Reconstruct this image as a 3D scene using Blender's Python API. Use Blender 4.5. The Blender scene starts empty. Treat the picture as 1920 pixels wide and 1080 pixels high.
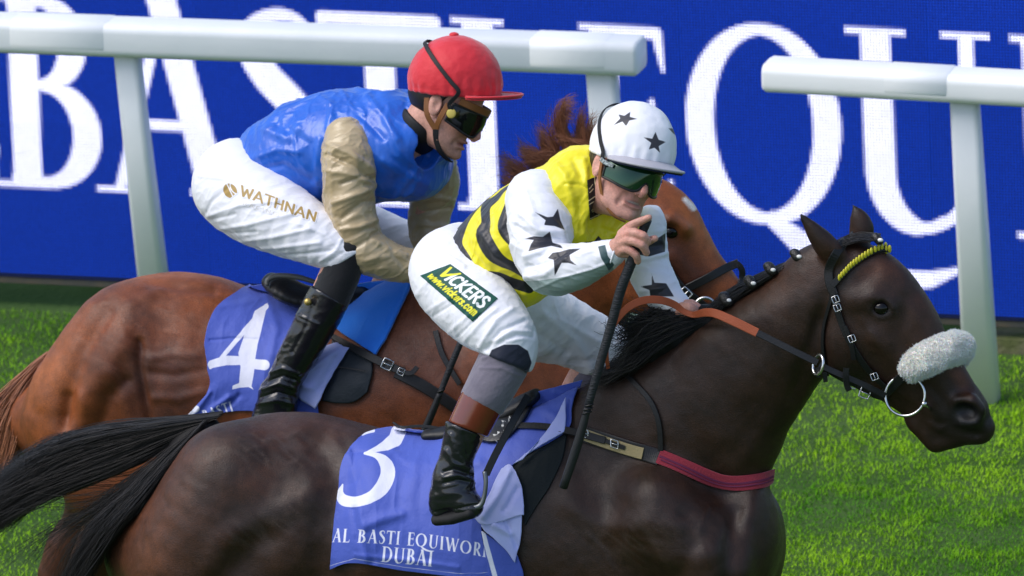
import bpy, math, random
import numpy as np
from mathutils import Vector, Matrix
from mathutils.bvhtree import BVHTree
S = bpy.context.scene
COL = S.collection
random.seed(5)
RNG = np.random.default_rng(11)

# ------------------------------------------------------------------ camera
# world axes: X = the way the horses run, Y = across the course (away), Z = up
YAW, PITCH, ROLL, DIST, FPX = math.radians(17), math.radians(17), math.radians(2.6), 20.0, 14000.0
_a, _t = YAW, PITCH
VV = np.array([-math.sin(_a) * math.cos(_t), math.cos(_a) * math.cos(_t), -math.sin(_t)])
R0 = np.array([math.cos(_a), math.sin(_a), 0.0])
U0 = np.cross(R0, VV)
RV = math.cos(ROLL) * R0 - math.sin(ROLL) * U0
UV = math.sin(ROLL) * R0 + math.cos(ROLL) * U0
ORG = np.array([0.0, 0.0, 1.845])
CAM = ORG - VV * DIST
cd = bpy.data.cameras.new('camera')
cam = bpy.data.objects.new('camera', cd)
COL.objects.link(cam)
cam.matrix_world = Matrix(((RV[0], UV[0], -VV[0], CAM[0]), (RV[1], UV[1], -VV[1], CAM[1]), (RV[2], UV[2], -VV[2], CAM[2]), (0, 0, 0, 1)))
cd.sensor_width = 36.0
cd.lens = 36.0 * FPX / 1920.0
cd.clip_end = 500.0
cd.dof.use_dof = True
cd.dof.focus_distance = DIST - 0.1
cd.dof.aperture_fstop = 8.0
S.camera = cam

# ------------------------------------------------------------------ sky, sun, exposure
w = bpy.data.worlds.new('World')
S.world = w
w.use_nodes = True
nt = w.node_tree
sky = nt.nodes.new('ShaderNodeTexSky')
sky.sky_type = 'NISHITA'
sky.sun_disc = False
SUN_EL, SUN_AZ = math.radians(55), math.radians(238)     # azimuth: clockwise from +Y
sky.sun_elevation = SUN_EL
sky.sun_rotation = SUN_AZ
sky.dust_density = 2.0
sky.air_density = 1.0
nt.links.new(sky.outputs[0], nt.nodes['Background'].inputs[0])
nt.nodes['Background'].inputs[1].default_value = 0.15
sl = bpy.data.lights.new('sun', 'SUN')
sl.energy = 1.5
sl.angle = math.radians(42)
sl.color = (1.0, 0.975, 0.94)
so = bpy.data.objects.new('sun', sl)
COL.objects.link(so)
sd = Vector((math.sin(SUN_AZ) * math.cos(SUN_EL), math.cos(SUN_AZ) * math.cos(SUN_EL), math.sin(SUN_EL)))
so.rotation_euler = sd.to_track_quat('Z', 'Y').to_euler()
so.location = (-3, -6, 12)
S.view_settings.view_transform = 'Standard'
S.view_settings.look = 'None'
S.view_settings.exposure = 0.45
S.view_settings.gamma = 1.0
S.view_settings.use_curve_mapping = False


# ------------------------------------------------------------------ measuring aids
def P(px, py, y=0.0):
    """the point of the lengthwise plane at depth y that a spot of the 1920 x 1080 photograph shows"""
    d = VV * FPX + RV * (px - 960.0) - UV * (py - 540.0)
    return CAM + d * ((y - CAM[1]) / d[1])


def proj(p):
    q = np.asarray(p) - CAM
    z = q @ VV
    return 960.0 + FPX * (q @ RV) / z, 540.0 - FPX * (q @ UV) / z


def PL(*pts):
    return np.array([P(*p) for p in pts])


# ------------------------------------------------------------------ noise
def _hash(ix, iy, iz):
    n = (ix.astype(np.int64) * 73856093) ^ (iy.astype(np.int64) * 19349663) ^ (iz.astype(np.int64) * 83492791)
    n = (n ^ (n >> 13)) * 1274126177
    n = n ^ (n >> 16)
    return (n & 0xffff).astype(np.float32) / 32767.5 - 1.0


def vnoise(p):
    i = np.floor(p).astype(np.int64)
    f = (p - i)
    f = f * f * (3 - 2 * f)
    r = 0
    for dx in (0, 1):
        for dy in (0, 1):
            for dz in (0, 1):
                wgt = (f[:, 0] if dx else 1 - f[:, 0]) * (f[:, 1] if dy else 1 - f[:, 1]) * (f[:, 2] if dz else 1 - f[:, 2])
                r = r + wgt * _hash(i[:, 0] + dx, i[:, 1] + dy, i[:, 2] + dz)
    return r


def fbm(p, n=3):
    r, a_ = 0, 1.0
    for k in range(n):
        r = r + a_ * vnoise(p * (2 ** k) + 17.3 * k)
        a_ *= 0.5
    return r


# ------------------------------------------------------------------ implicit modelling
def cr(nodes, sub):
    """Catmull-Rom resampling of rows of numbers"""
    n = np.asarray(nodes, float)
    if sub <= 1 or len(n) < 3:
        return n
    q = np.vstack([2 * n[0] - n[1], n, 2 * n[-1] - n[-2]])
    out = []
    for i in range(1, len(q) - 2):
        for s in range(sub):
            t = s / sub
            out.append(0.5 * (2 * q[i] + (q[i + 1] - q[i - 1]) * t + (2 * q[i - 1] - 5 * q[i] + 4 * q[i + 1] - q[i + 2]) * t * t
                              + (3 * q[i] - q[i - 1] - 3 * q[i + 1] + q[i + 2]) * t ** 3))
    out.append(n[-1])
    return np.array(out)


class SDF:
    def __init__(self, pad=0.0):
        self.ops = []

    def _add(self, fn, lo, hi, k, op):
        self.ops.append((fn, np.asarray(lo, float), np.asarray(hi, float), k, op))
        return self

    def chain(self, nodes, k=0.02, op='u', sub=1, flat=1.0, whole=True):
        """nodes: rows (x, y, z, r); flat = how wide across (Y) compared with r"""
        n = cr(nodes, sub)
        n[:, 3] = np.maximum(n[:, 3], 0.001)
        if whole and op == 'u' and len(n) > 2:
            segs = [(n[i], n[i + 1]) for i in range(len(n) - 1)]

            def fn(p, segs=segs, f=flat):
                d = None
                for a_, b_ in segs:
                    e = self._seg(p, a_, b_, f)
                    d = e if d is None else np.minimum(d, e)
                return d
            rr = n[:, 3].max() * max(1, flat)
            self._add(fn, n[:, :3].min(0) - rr, n[:, :3].max(0) + rr, k, op)
        else:
            for i in range(len(n) - 1):
                a_, b_ = n[i], n[i + 1]
                rr = max(a_[3], b_[3]) * max(1, flat)
                self._add(lambda p, a_=a_, b_=b_, f=flat: self._seg(p, a_, b_, f), np.minimum(a_[:3], b_[:3]) - rr, np.maximum(a_[:3], b_[:3]) + rr, k, op)
        return self

    @staticmethod
    def _seg(p, a_, b_, f):
        ab = b_[:3] - a_[:3]
        q = p - a_[:3]
        t = np.clip((q @ ab) / max(ab @ ab, 1e-12), 0, 1)
        q = q - t[:, None] * ab
        if f != 1.0:
            q = q * np.array([1, 1 / f, 1])
        return (np.sqrt((q * q).sum(1)) - (a_[3] + t * (b_[3] - a_[3]))) * min(1, f)

    def loft(self, nodes, k=0.03, sub=4):
        """nodes: rows (x, y, z, half height, half width)"""
        n = cr(nodes, sub)
        n[:, 3:] = np.maximum(n[:, 3:], 0.004)

        def fn(p):
            d = np.full(len(p), 9.0)
            for i in range(len(n) - 1):
                a_, b_ = n[i], n[i + 1]
                rr = max(a_[3], b_[3], a_[4], b_[4]) + 0.12
                lo, hi = np.minimum(a_[:3], b_[:3]) - rr, np.maximum(a_[:3], b_[:3]) + rr
                m = np.nonzero(((p > lo) & (p < hi)).all(1))[0]
                if not len(m):
                    continue
                ab = b_[:3] - a_[:3]
                q = p[m] - a_[:3]
                t = np.clip((q @ ab) / max(ab @ ab, 1e-12), 0, 1)
                q = q - t[:, None] * ab
                h = a_[3] + t * (b_[3] - a_[3])
                b = a_[4] + t * (b_[4] - a_[4])
                q[:, 1] *= h / b
                d[m] = np.minimum(d[m], (np.sqrt((q * q).sum(1)) - h) * np.minimum(1, b / h))
            return d
        rr = n[:, 3:].max()
        self._add(fn, n[:, :3].min(0) - rr, n[:, :3].max(0) + rr, k, 'u')
        return self

    def ell(self, c, r, k=0.02, op='u', rot=None):
        c, r = np.asarray(c, float), np.asarray(r, float)
        m = np.eye(3) if rot is None else np.asarray(rot, float)      # columns = local axes

        def fn(p):
            q = (p - c) @ m
            k0 = np.sqrt(((q / r) ** 2).sum(1))
            k1 = np.sqrt(((q / (r * r)) ** 2).sum(1))
            return k0 * (k0 - 1) / np.maximum(k1, 1e-9)
        self._add(fn, c - r.max(), c + r.max(), k, op)
        return self

    def plane(self, pt, nrm, k=0.004, reach=99.0):
        """cut away what lies on the side the normal points to, no farther off than reach"""
        pt, nrm = np.asarray(pt, float), np.asarray(nrm, float)
        nrm = nrm / np.linalg.norm(nrm)
        self._add(lambda p: np.maximum(-((p - pt) @ nrm), np.linalg.norm(p - pt, axis=1) - reach), pt - reach, pt + reach, k, 's')
        return self

    def slot(self, nodes, sig, amp, sub=1):
        """raise (amp > 0) or groove the surface along a path"""
        n = cr(nodes, sub)
        for i in range(len(n) - 1):
            a_, b_ = np.append(n[i], 0), np.append(n[i + 1], 0)
            self._add(lambda p, a_=a_, b_=b_: amp * np.exp(-(self._seg(p, a_, b_, 1.0) / sig) ** 2),
                      np.minimum(a_[:3], b_[:3]) - 2.5 * sig, np.maximum(a_[:3], b_[:3]) + 2.5 * sig, 0, 'b')
        return self

    def eval(self, p, pad):
        d = np.full(len(p), 0.5)
        for fn, lo, hi, k, op in self.ops:
            e = 0 if op == 'b' else pad + k
            m = np.nonzero(((p > lo - e) & (p < hi + e)).all(1))[0]
            if not len(m):
                continue
            v = fn(p[m])
            a_ = d[m]
            if op == 'u':
                h = np.clip(0.5 + 0.5 * (v - a_) / max(k, 1e-6), 0, 1)
                d[m] = v * (1 - h) + a_ * h - k * h * (1 - h)
            elif op == 's':
                v = -v
                h = np.clip(0.5 - 0.5 * (v - a_) / max(k, 1e-6), 0, 1)
                d[m] = v * (1 - h) + a_ * h + k * h * (1 - h)
            elif op == 'b':
                d[m] = a_ - v
        return d

    def mesh(self, h, smooth=2):
        F = 5
        lo = np.min([o[1] for o in self.ops if o[4] == 'u'], 0) - 0.03
        hi = np.max([o[2] for o in self.ops if o[4] == 'u'], 0) + 0.03
        H = h * F
        nb = np.ceil((hi - lo) / H).astype(int) + 1
        g = np.stack(np.meshgrid(*[lo[i] + (np.arange(nb[i]) + 0.5) * H - h / 2 for i in range(3)], indexing='ij'), -1).reshape(-1, 3)
        band = H * 1.6 + 0.008
        dc = self.eval(g, band + 0.02)
        val = np.repeat(np.repeat(np.repeat(dc.reshape(nb).astype(np.float32), F, 0), F, 1), F, 2)
        act = np.argwhere(np.abs(dc.reshape(nb)) < band)
        off = np.stack(np.meshgrid(*[np.arange(F)] * 3, indexing='ij'), -1).reshape(-1, 3)
        for s in range(0, len(act), 6000):
            idx = (act[s:s + 6000, None, :] * F + off[None]).reshape(-1, 3)
            val[idx[:, 0], idx[:, 1], idx[:, 2]] = self.eval(lo + idx * h, 0.03)
        v, q = surface_nets(val)
        v = lo + v * h
        if smooth:
            v = relax(v, q, smooth)
        return v, q


def surface_nets(val):
    neg = val < 0
    s = np.zeros(tuple(n - 1 for n in val.shape), np.int8)
    for dx in (0, 1):
        for dy in (0, 1):
            for dz in (0, 1):
                s += neg[dx:dx + s.shape[0], dy:dy + s.shape[1], dz:dz + s.shape[2]]
    cells = np.argwhere((s > 0) & (s < 8))
    ids = np.full(s.shape, -1, np.int32)
    ids[cells[:, 0], cells[:, 1], cells[:, 2]] = np.arange(len(cells))
    cor = [(0, 0, 0), (1, 0, 0), (0, 1, 0), (1, 1, 0), (0, 0, 1), (1, 0, 1), (0, 1, 1), (1, 1, 1)]
    cv = [val[cells[:, 0] + c[0], cells[:, 1] + c[1], cells[:, 2] + c[2]] for c in cor]
    acc, cnt = np.zeros((len(cells), 3)), np.zeros(len(cells))
    for i in range(8):
        for j in range(i + 1, 8):
            if sum(abs(cor[i][k] - cor[j][k]) for k in range(3)) != 1:
                continue
            m = (cv[i] < 0) != (cv[j] < 0)
            t = np.where(m, cv[i] / np.where(m, cv[i] - cv[j], 1), 0)
            pt = np.array(cor[i]) + t[:, None] * (np.array(cor[j]) - np.array(cor[i]))
            acc += pt * m[:, None]
            cnt += m
    verts = cells + acc / np.maximum(cnt, 1)[:, None]
    quads = []
    for ax in range(3):
        b, c = (ax + 1) % 3, (ax + 2) % 3
        sl0 = [slice(None)] * 3
        sl1 = [slice(None)] * 3
        sl0[ax], sl1[ax] = slice(0, -1), slice(1, None)
        ch = neg[tuple(sl0)] != neg[tuple(sl1)]
        e = np.argwhere(ch)
        e = e[(e[:, b] > 0) & (e[:, c] > 0) & (e[:, b] < val.shape[b] - 1) & (e[:, c] < val.shape[c] - 1)]
        ins = neg[e[:, 0], e[:, 1], e[:, 2]]

        def at(db, dc):
            q = e.copy()
            q[:, b] += db
            q[:, c] += dc
            return ids[q[:, 0], q[:, 1], q[:, 2]]
        f = np.stack([at(-1, -1), at(0, -1), at(0, 0), at(-1, 0)], 1)
        f[~ins] = f[~ins][:, ::-1]
        quads.append(f)
    q = np.vstack(quads)
    return verts, q[(q >= 0).all(1)]


def relax(v, q, n, amt=0.5):
    a_ = q.ravel()
    b_ = np.roll(q, -1, 1).ravel()
    deg = np.bincount(a_, minlength=len(v)) + np.bincount(b_, minlength=len(v))
    for _ in range(n):
        acc = np.stack([np.bincount(a_, v[b_, i], len(v)) + np.bincount(b_, v[a_, i], len(v)) for i in range(3)], 1)
        v = v + amt * (acc / np.maximum(deg, 1)[:, None] - v)
    return v


def normals(v, q):
    if q.shape[1] == 4:
        n = np.cross(v[q[:, 2]] - v[q[:, 0]], v[q[:, 3]] - v[q[:, 1]])
    else:
        n = np.cross(v[q[:, 1]] - v[q[:, 0]], v[q[:, 2]] - v[q[:, 0]])
    out = np.zeros_like(v)
    for k in range(q.shape[1]):
        for i in range(3):
            out[:, i] += np.bincount(q[:, k], n[:, i], len(v))
    return out / np.maximum(np.linalg.norm(out, axis=1), 1e-12)[:, None]


# ------------------------------------------------------------------ 2D distances (photograph pixels or glyph units)
def dpoly(x, y, path, wid=None):
    """signed distance to a polyline with widths (full width per node)"""
    path = np.asarray(path, float)
    w_ = np.zeros(len(path)) if wid is None else np.broadcast_to(np.asarray(wid, float), (len(path),)) / 2
    d = np.full(np.shape(x), 1e6)
    for i in range(len(path) - 1):
        ax, ay = path[i]
        ex, ey = path[i + 1] - path[i]
        t = np.clip(((x - ax) * ex + (y - ay) * ey) / max(ex * ex + ey * ey, 1e-12), 0, 1)
        d = np.minimum(d, np.hypot(x - ax - t * ex, y - ay - t * ey) - (w_[i] + t * (w_[i + 1] - w_[i])))
    return d


def dshape(x, y, poly):
    """signed distance to a closed polygon, inside negative"""
    poly = np.asarray(poly, float)
    d = np.full(np.shape(x), 1e6)
    ins = np.zeros(np.shape(x), bool)
    for i in range(len(poly)):
        (ax, ay), (bx, by) = poly[i], poly[(i + 1) % len(poly)]
        ex, ey = bx - ax, by - ay
        t = np.clip(((x - ax) * ex + (y - ay) * ey) / max(ex * ex + ey * ey, 1e-12), 0, 1)
        d = np.minimum(d, np.hypot(x - ax - t * ex, y - ay - t * ey))
        c = (ay > y) != (by > y)
        with np.errstate(divide='ignore', invalid='ignore'):
            ins ^= c & (x < (bx - ax) * (y - ay) / (by - ay if by != ay else 1e-9) + ax)
    return np.where(ins, -d, d)


def star(cx, cy, r, rot=0.0, sx=1.0, sy=1.0, inner=0.42):
    return [(cx + sx * (r if k % 2 == 0 else r * inner) * math.sin(rot + k * math.pi / 5),
             cy - sy * (r if k % 2 == 0 else r * inner) * math.cos(rot + k * math.pi / 5)) for k in range(10)]


def sculpt(v, q, marks, floor=0.0):
    """press folds and muscle edges into the side that faces the grandstand: marks = (path in photo px, sigma px, height in metres)"""
    n = normals(v, q)
    x, y = proj(v)
    f = np.clip(-(n @ VV) * 1.6 + 0.1, 0, 1)
    disp = np.zeros(len(v))
    for path, sig, amp in marks:
        pp = np.asarray(path, float)
        lo, hi = pp.min(0) - 3 * sig, pp.max(0) + 3 * sig
        m = np.nonzero((x > lo[0]) & (x < hi[0]) & (y > lo[1]) & (y < hi[1]) & (f > 0))[0]
        if len(m):
            disp[m] += amp * np.exp(-(dpoly(x[m], y[m], pp) / sig) ** 2)
    return v + n * (disp * f)[:, None]


# ------------------------------------------------------------------ objects
def make(name, v, f, mat, parent=None, smooth=True, attrs=None):
    me = bpy.data.meshes.new(name)
    v = np.asarray(v, np.float32)
    if isinstance(f, np.ndarray):
        k = f.shape[1]
        me.vertices.add(len(v))
        me.vertices.foreach_set('co', v.ravel())
        me.loops.add(f.size)
        me.loops.foreach_set('vertex_index', f.ravel().astype(np.int32))
        me.polygons.add(len(f))
        me.polygons.foreach_set('loop_start', np.arange(0, f.size, k, dtype=np.int32))
        me.update(calc_edges=True)
    else:
        me.from_pydata([tuple(map(float, p)) for p in v], [], f)
    me.polygons.foreach_set('use_smooth', np.full(len(me.polygons), smooth))
    if attrs:
        for an, av in attrs.items():
            av = np.asarray(av, np.float32)
            if av.ndim == 1:
                at = me.attributes.new(an, 'FLOAT', 'POINT')
                at.data.foreach_set('value', av)
            else:
                at = me.attributes.new(an, 'FLOAT_COLOR', 'POINT')
                at.data.foreach_set('color', np.hstack([av, np.ones((len(av), 1), np.float32)]).ravel())
    me.validate()
    o = bpy.data.objects.new(name, me)
    COL.objects.link(o)
    for m in (mat if isinstance(mat, (list, tuple)) else [mat]):
        me.materials.append(m)
    if parent is not None:
        put_under(o, parent)
    return o


def put_under(o, parent):
    o.parent = parent
    o.matrix_parent_inverse = Matrix.Translation(-parent.location)


def thing(name, label, cat, loc=(0, 0, 0), group=None):
    o = bpy.data.objects.new(name, None)
    o.empty_display_size = 0.1
    COL.objects.link(o)
    o.location = [float(c) for c in loc]
    return tag(o, label, cat, group)


def tag(o, label=None, cat=None, group=None, kind=None):
    for k_, v_ in (('label', label), ('category', cat), ('group', group), ('kind', kind)):
        if v_:
            o[k_] = v_
    return o


def biggest(v, q):
    """keep only the largest connected piece"""
    lab = np.arange(len(v))
    while True:
        m = lab[q].min(1)
        new = lab.copy()
        for k in range(q.shape[1]):
            np.minimum.at(new, q[:, k], m)
        new = new[new]
        if (new == lab).all():
            break
        lab = new
    c = np.bincount(lab[q[:, 0]]).argmax()
    q = q[lab[q[:, 0]] == c]
    use = np.unique(q)
    mp = np.zeros(len(v), int)
    mp[use] = np.arange(len(use))
    return v[use], mp[q]


def bvh(v, q):
    return BVHTree.FromPolygons([tuple(p) for p in v], [tuple(int(i) for i in f) for f in q])


def drape(pts, tree, off=0.004, y0=0.0):
    """lay photo spots on a surface: where the line of sight meets it, lifted by off along the normal"""
    out, nn = [], []
    c = Vector(CAM)
    for px, py in pts:
        d = Vector(VV * FPX + RV * (px - 960.0) - UV * (py - 540.0)).normalized()
        hit, nr, _, _ = tree.ray_cast(c, d)
        if hit is None:
            out.append(np.array(P(px, py, y0)))
            nn.append(-VV)
        else:
            n_ = np.array(nr)
            if n_ @ VV > 0:
                n_ = -n_
            out.append(np.array(hit) + n_ * off)
            nn.append(n_)
    return np.array(out), np.array(nn)


def smooth_rows(p, n):
    p = np.array(p, float)
    for _ in range(n):
        q = p.copy()
        q[1:-1] = 0.25 * p[:-2] + 0.5 * p[1:-1] + 0.25 * p[2:]
        p = q
    return p


def strap(name, pts, nrm, width, thick, mat, parent=None, sub=5, attrs=None, round_=False):
    """a flat band along pts; nrm = outward normals; width may vary per node"""
    wv = np.broadcast_to(np.asarray(width, float), (len(pts),))[:, None]
    a_ = cr(np.hstack([pts, nrm, wv]), sub)
    p, n, wd = a_[:, :3], a_[:, 3:6], a_[:, 6]
    t = np.gradient(p, axis=0)
    t /= np.maximum(np.linalg.norm(t, axis=1), 1e-9)[:, None]
    n = n - t * (n * t).sum(1)[:, None]
    n /= np.maximum(np.linalg.norm(n, axis=1), 1e-9)[:, None]
    s = np.cross(t, n)
    if round_:
        prof = [(math.cos(k * math.pi / 4), math.sin(k * math.pi / 4)) for k in range(8)]
    else:
        prof = [(-1, -.5), (-1, .55), (-.86, 1), (.86, 1), (1, .55), (1, -.5)]
    m = len(prof)
    v = np.stack([p + s * (wd / 2 * a)[:, None] + n * (thick / 2 * b) for a, b in prof], 1).reshape(-1, 3)
    f = []
    for i in range(len(p) - 1):
        for j in range(m):
            f.append((i * m + j, i * m + (j + 1) % m, (i + 1) * m + (j + 1) % m, (i + 1) * m + j))
    f.append(tuple(range(m)))
    f.append(tuple(range((len(p) - 1) * m, len(p) * m))[::-1])
    return make(name, v, f, mat, parent, smooth=round_)


def tube(name, pts, rad, mat, parent=None, sub=4, sides=10, closed=False):
    p = np.asarray(pts, float)
    r = np.broadcast_to(np.asarray(rad, float), (len(p),))[:, None]
    a_ = cr(np.hstack([p, r]), sub)
    p, r = a_[:, :3], a_[:, 3]
    t = np.gradient(p, axis=0)
    if closed:
        t[0] = t[-1] = p[1] - p[-2]
    t /= np.maximum(np.linalg.norm(t, axis=1), 1e-9)[:, None]
    ref = np.array([0.3, -0.9, 0.31])
    s = np.cross(t, ref)
    s /= np.maximum(np.linalg.norm(s, axis=1), 1e-9)[:, None]
    n = np.cross(s, t)
    v = np.stack([p + (s * math.cos(2 * math.pi * k / sides) + n * math.sin(2 * math.pi * k / sides)) * r[:, None] for k in range(sides)], 1).reshape(-1, 3)
    f = []
    for i in range(len(p) - 1):
        for j in range(sides):
            f.append((i * sides + j, i * sides + (j + 1) % sides, (i + 1) * sides + (j + 1) % sides, (i + 1) * sides + j))
    if not closed:
        f.append(tuple(range(sides))[::-1])
        f.append(tuple(range((len(p) - 1) * sides, len(p) * sides)))
    return make(name, v, f, mat, parent)


def strands(name, cur, r0, mat, parent=None, tip=0.15, tint=None):
    """cur: (M, K, 3) hair curves -> three-sided tapered tubes in one mesh"""
    M, K, _ = cur.shape
    t = np.gradient(cur, axis=1)
    t /= np.maximum(np.linalg.norm(t, axis=2), 1e-9)[..., None]
    s = np.cross(t, np.array([0.3, -0.8, 0.5]))
    s /= np.maximum(np.linalg.norm(s, axis=2), 1e-9)[..., None]
    n = np.cross(s, t)
    rr = (r0 if np.ndim(r0) else np.full(M, r0))[:, None] * np.interp(np.linspace(0, 1, K), [0, 0.6, 1], [1, 0.8, tip])[None]
    ring = [cur + (s * math.cos(2.0944 * k) + n * math.sin(2.0944 * k)) * rr[..., None] for k in range(3)]
    v = np.stack(ring, 2).reshape(-1, 3)
    base = (np.arange(M)[:, None] * K + np.arange(K - 1)[None]).ravel() * 3
    f = np.vstack([np.stack([base + j, base + (j + 1) % 3, base + 3 + (j + 1) % 3, base + 3 + j], 1) for j in range(3)])
    at = None
    if tint is not None:
        at = {'tint': np.repeat(tint, K * 3)}
    return make(name, v, f, mat, parent, attrs=at)


def patch(name, grid, mat, parent=None, thick=0.003, attrs=None, keep=None):
    """a sheet from an (r, c, 3) grid of points, with a real back side; keep = print only, where true"""
    r, c, _ = grid.shape
    v = grid.reshape(-1, 3)
    i = (np.arange(r - 1)[:, None] * c + np.arange(c - 1)[None]).ravel()
    q = np.stack([i, i + 1, i + c + 1, i + c], 1)
    n = normals(v, q)
    if (n @ VV).mean() > 0:
        q = q[:, ::-1]
        n = -n
    if keep is not None:
        q = q[keep.ravel()[q].any(1)]
        use = np.unique(q)
        mp = np.zeros(len(v), int)
        mp[use] = np.arange(len(use))
        return make(name, v[use], mp[q], mat, parent, attrs={k_: v_[use] for k_, v_ in attrs.items()})
    b = v - n * thick
    N = len(v)
    e = np.concatenate([np.arange(c), np.arange(1, r) * c + c - 1, (r - 1) * c + np.arange(c - 2, -1, -1), np.arange(r - 2, 0, -1) * c])
    e2 = np.roll(e, -1)
    side = np.stack([e, e2, e2 + N, e + N], 1)
    f = np.vstack([q, q[:, ::-1] + N, side])
    at = None
    if attrs:
        at = {k_: np.concatenate([v_, v_]) for k_, v_ in attrs.items()}
    return make(name, np.vstack([v, b]), f, mat, parent, attrs=at)


def coons(top, bot, left, right, nu, nv):
    """photo-pixel grid (nv, nu, 2) spanned by four border paths"""
    def rs(path, n):
        p = cr(path, 8)
        l = np.concatenate([[0], np.cumsum(np.linalg.norm(np.diff(p, axis=0), axis=1))])
        return np.stack([np.interp(np.linspace(0, l[-1], n), l, p[:, k]) for k in range(p.shape[1])], 1)
    t, b, l, r = rs(top, nu), rs(bot, nu), rs(left, nv), rs(right, nv)
    u = np.linspace(0, 1, nu)[None, :, None]
    v = np.linspace(0, 1, nv)[:, None, None]
    return (1 - v) * t[None] + v * b[None] + (1 - u) * l[:, None] + u * r[:, None] - ((1 - u) * (1 - v) * t[0] + u * (1 - v) * t[-1] + (1 - u) * v * b[0] + u * v * b[-1])


# ------------------------------------------------------------------ materials
def mat(name, col=(0.5, 0.5, 0.5), rough=0.6, spec=0.5, metal=0.0, col2=None, vary=None, scale=8.0, detail=4.0, bump=0.0, bscale=60.0,
        stretch=None, ink=None, inkcol=None, inkw=0.8, tint=None, sheen=0.0, coat=0.0, sss=0.0, emit=0.0, attr=None, aniso=0.0, trans=0.0, rvar=0.0, grain=None):
    m = bpy.data.materials.new(name)
    m.use_nodes = True
    n, L = m.node_tree.nodes, m.node_tree.links
    b = n['Principled BSDF']
    tc = n.new('ShaderNodeTexCoord')
    src = tc.outputs['Object']
    if stretch:
        mp = n.new('ShaderNodeMapping')
        mp.inputs['Rotation'].default_value = stretch[1] if len(stretch) == 2 else (0, 0, 0)
        mp.inputs['Scale'].default_value = stretch[0] if len(stretch) == 2 else stretch
        L.new(src, mp.inputs[0])
        srcb = mp.outputs[0]
    else:
        srcb = src

    def mix(fac, a_, b_):
        x = n.new('ShaderNodeMix')
        x.data_type = 'RGBA'
        for k_, s_ in ((0, fac), (6, a_), (7, b_)):
            if isinstance(s_, (tuple, list)):
                x.inputs[k_].default_value = (*s_[:3], 1)
            elif isinstance(s_, (int, float)):
                x.inputs[k_].default_value = s_
            else:
                L.new(s_, x.inputs[k_])
        return x.outputs[2]

    def rng(s_, a_, b_, c_=0.0, d_=1.0):
        x = n.new('ShaderNodeMapRange')
        L.new(s_, x.inputs[0])
        for k_, v_ in enumerate((a_, b_, c_, d_)):
            x.inputs[k_ + 1].default_value = v_
        return x.outputs[0]

    def att(an, out='Fac'):
        x = n.new('ShaderNodeAttribute')
        x.attribute_name = an
        return x.outputs[out]

    def noise(sc, de, vec):
        x = n.new('ShaderNodeTexNoise')
        x.inputs['Scale'].default_value = sc
        x.inputs['Detail'].default_value = de
        L.new(vec, x.inputs['Vector'])
        return x.outputs[0]
    c = att(attr, 'Color') if attr else col
    if col2 is not None:
        c = mix(rng(noise(scale, detail, srcb if vary == 'stretch' else src), 0.35, 0.65), c, col2)
    if tint is not None:
        c = mix(att('tint'), c, tint)
    if ink:
        for an, ic in (ink if isinstance(ink, list) else [(ink, inkcol)]):
            c = mix(rng(att(an), inkw, -inkw), c, ic)
    if grain:
        mul = n.new('ShaderNodeMix')
        mul.data_type, mul.blend_type = 'RGBA', 'MULTIPLY'
        mul.inputs[0].default_value = 1.0
        gr = n.new('ShaderNodeValToRGB')
        gr.color_ramp.elements[0].position, gr.color_ramp.elements[1].position = .3, .7
        gr.color_ramp.elements[0].color = (1 - grain[1],) * 3 + (1,)
        gr.color_ramp.elements[1].color = (1 + grain[1],) * 3 + (1,)
        L.new(noise(grain[0], 2, srcb), gr.inputs[0])
        if isinstance(c, (tuple, list)):
            mul.inputs[6].default_value = (*c[:3], 1)
        else:
            L.new(c, mul.inputs[6])
        L.new(gr.outputs[0], mul.inputs[7])
        c = mul.outputs[2]
    if isinstance(c, (tuple, list)):
        b.inputs['Base Color'].default_value = (*c[:3], 1)
    else:
        L.new(c, b.inputs['Base Color'])
    b.inputs['Roughness'].default_value = rough
    if rvar:
        L.new(rng(noise(bscale * 0.35, 3, src), 0.3, 0.7, rough - rvar, rough + rvar), b.inputs['Roughness'])
    b.inputs['Specular IOR Level'].default_value = spec
    b.inputs['Metallic'].default_value = metal
    b.inputs['Sheen Weight'].default_value = sheen
    b.inputs['Coat Weight'].default_value = coat
    b.inputs['Coat Roughness'].default_value = 0.12
    if trans:
        b.inputs['Transmission Weight'].default_value = trans
    if sss:
        b.inputs['Subsurface Weight'].default_value = sss
        b.inputs['Subsurface Radius'].default_value = (0.01, 0.004, 0.002)
        b.inputs['Subsurface Scale'].default_value = 0.6
    if emit:
        if isinstance(c, (tuple, list)):
            b.inputs['Emission Color'].default_value = (*c[:3], 1)
        else:
            L.new(c, b.inputs['Emission Color'])
        b.inputs['Emission Strength'].default_value = emit
    if bump:
        bp = n.new('ShaderNodeBump')
        bp.inputs['Strength'].default_value = 1.0
        bp.inputs['Distance'].default_value = bump
        L.new(noise(bscale, 4, srcb), bp.inputs['Height'])
        L.new(bp.outputs[0], b.inputs['Normal'])
    return m
# ------------------------------------------------------------------ lettering
TK, TN = 0.15, 0.055      # thick and thin strokes of the roman capitals


def _arc(cx, cy, rx, ry, a0, a1, wf, n=26):
    return [(cx + rx * math.cos(math.radians(a0 + (a1 - a0) * i / n)), cy + ry * math.sin(math.radians(a0 + (a1 - a0) * i / n)),
             wf(math.radians(a0 + (a1 - a0) * i / n))) for i in range(n + 1)]


def _st(a_):
    return TN + (TK - TN) * abs(math.cos(a_)) ** 1.3


def _ser(x, y, w_=0.27):
    e = 0.03 if y < 0.5 else -0.03
    return [('P', [(x - w_ / 2, y), (x + w_ / 2, y), (x + w_ / 2, y + e), (x - w_ / 2, y + e)])]


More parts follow.
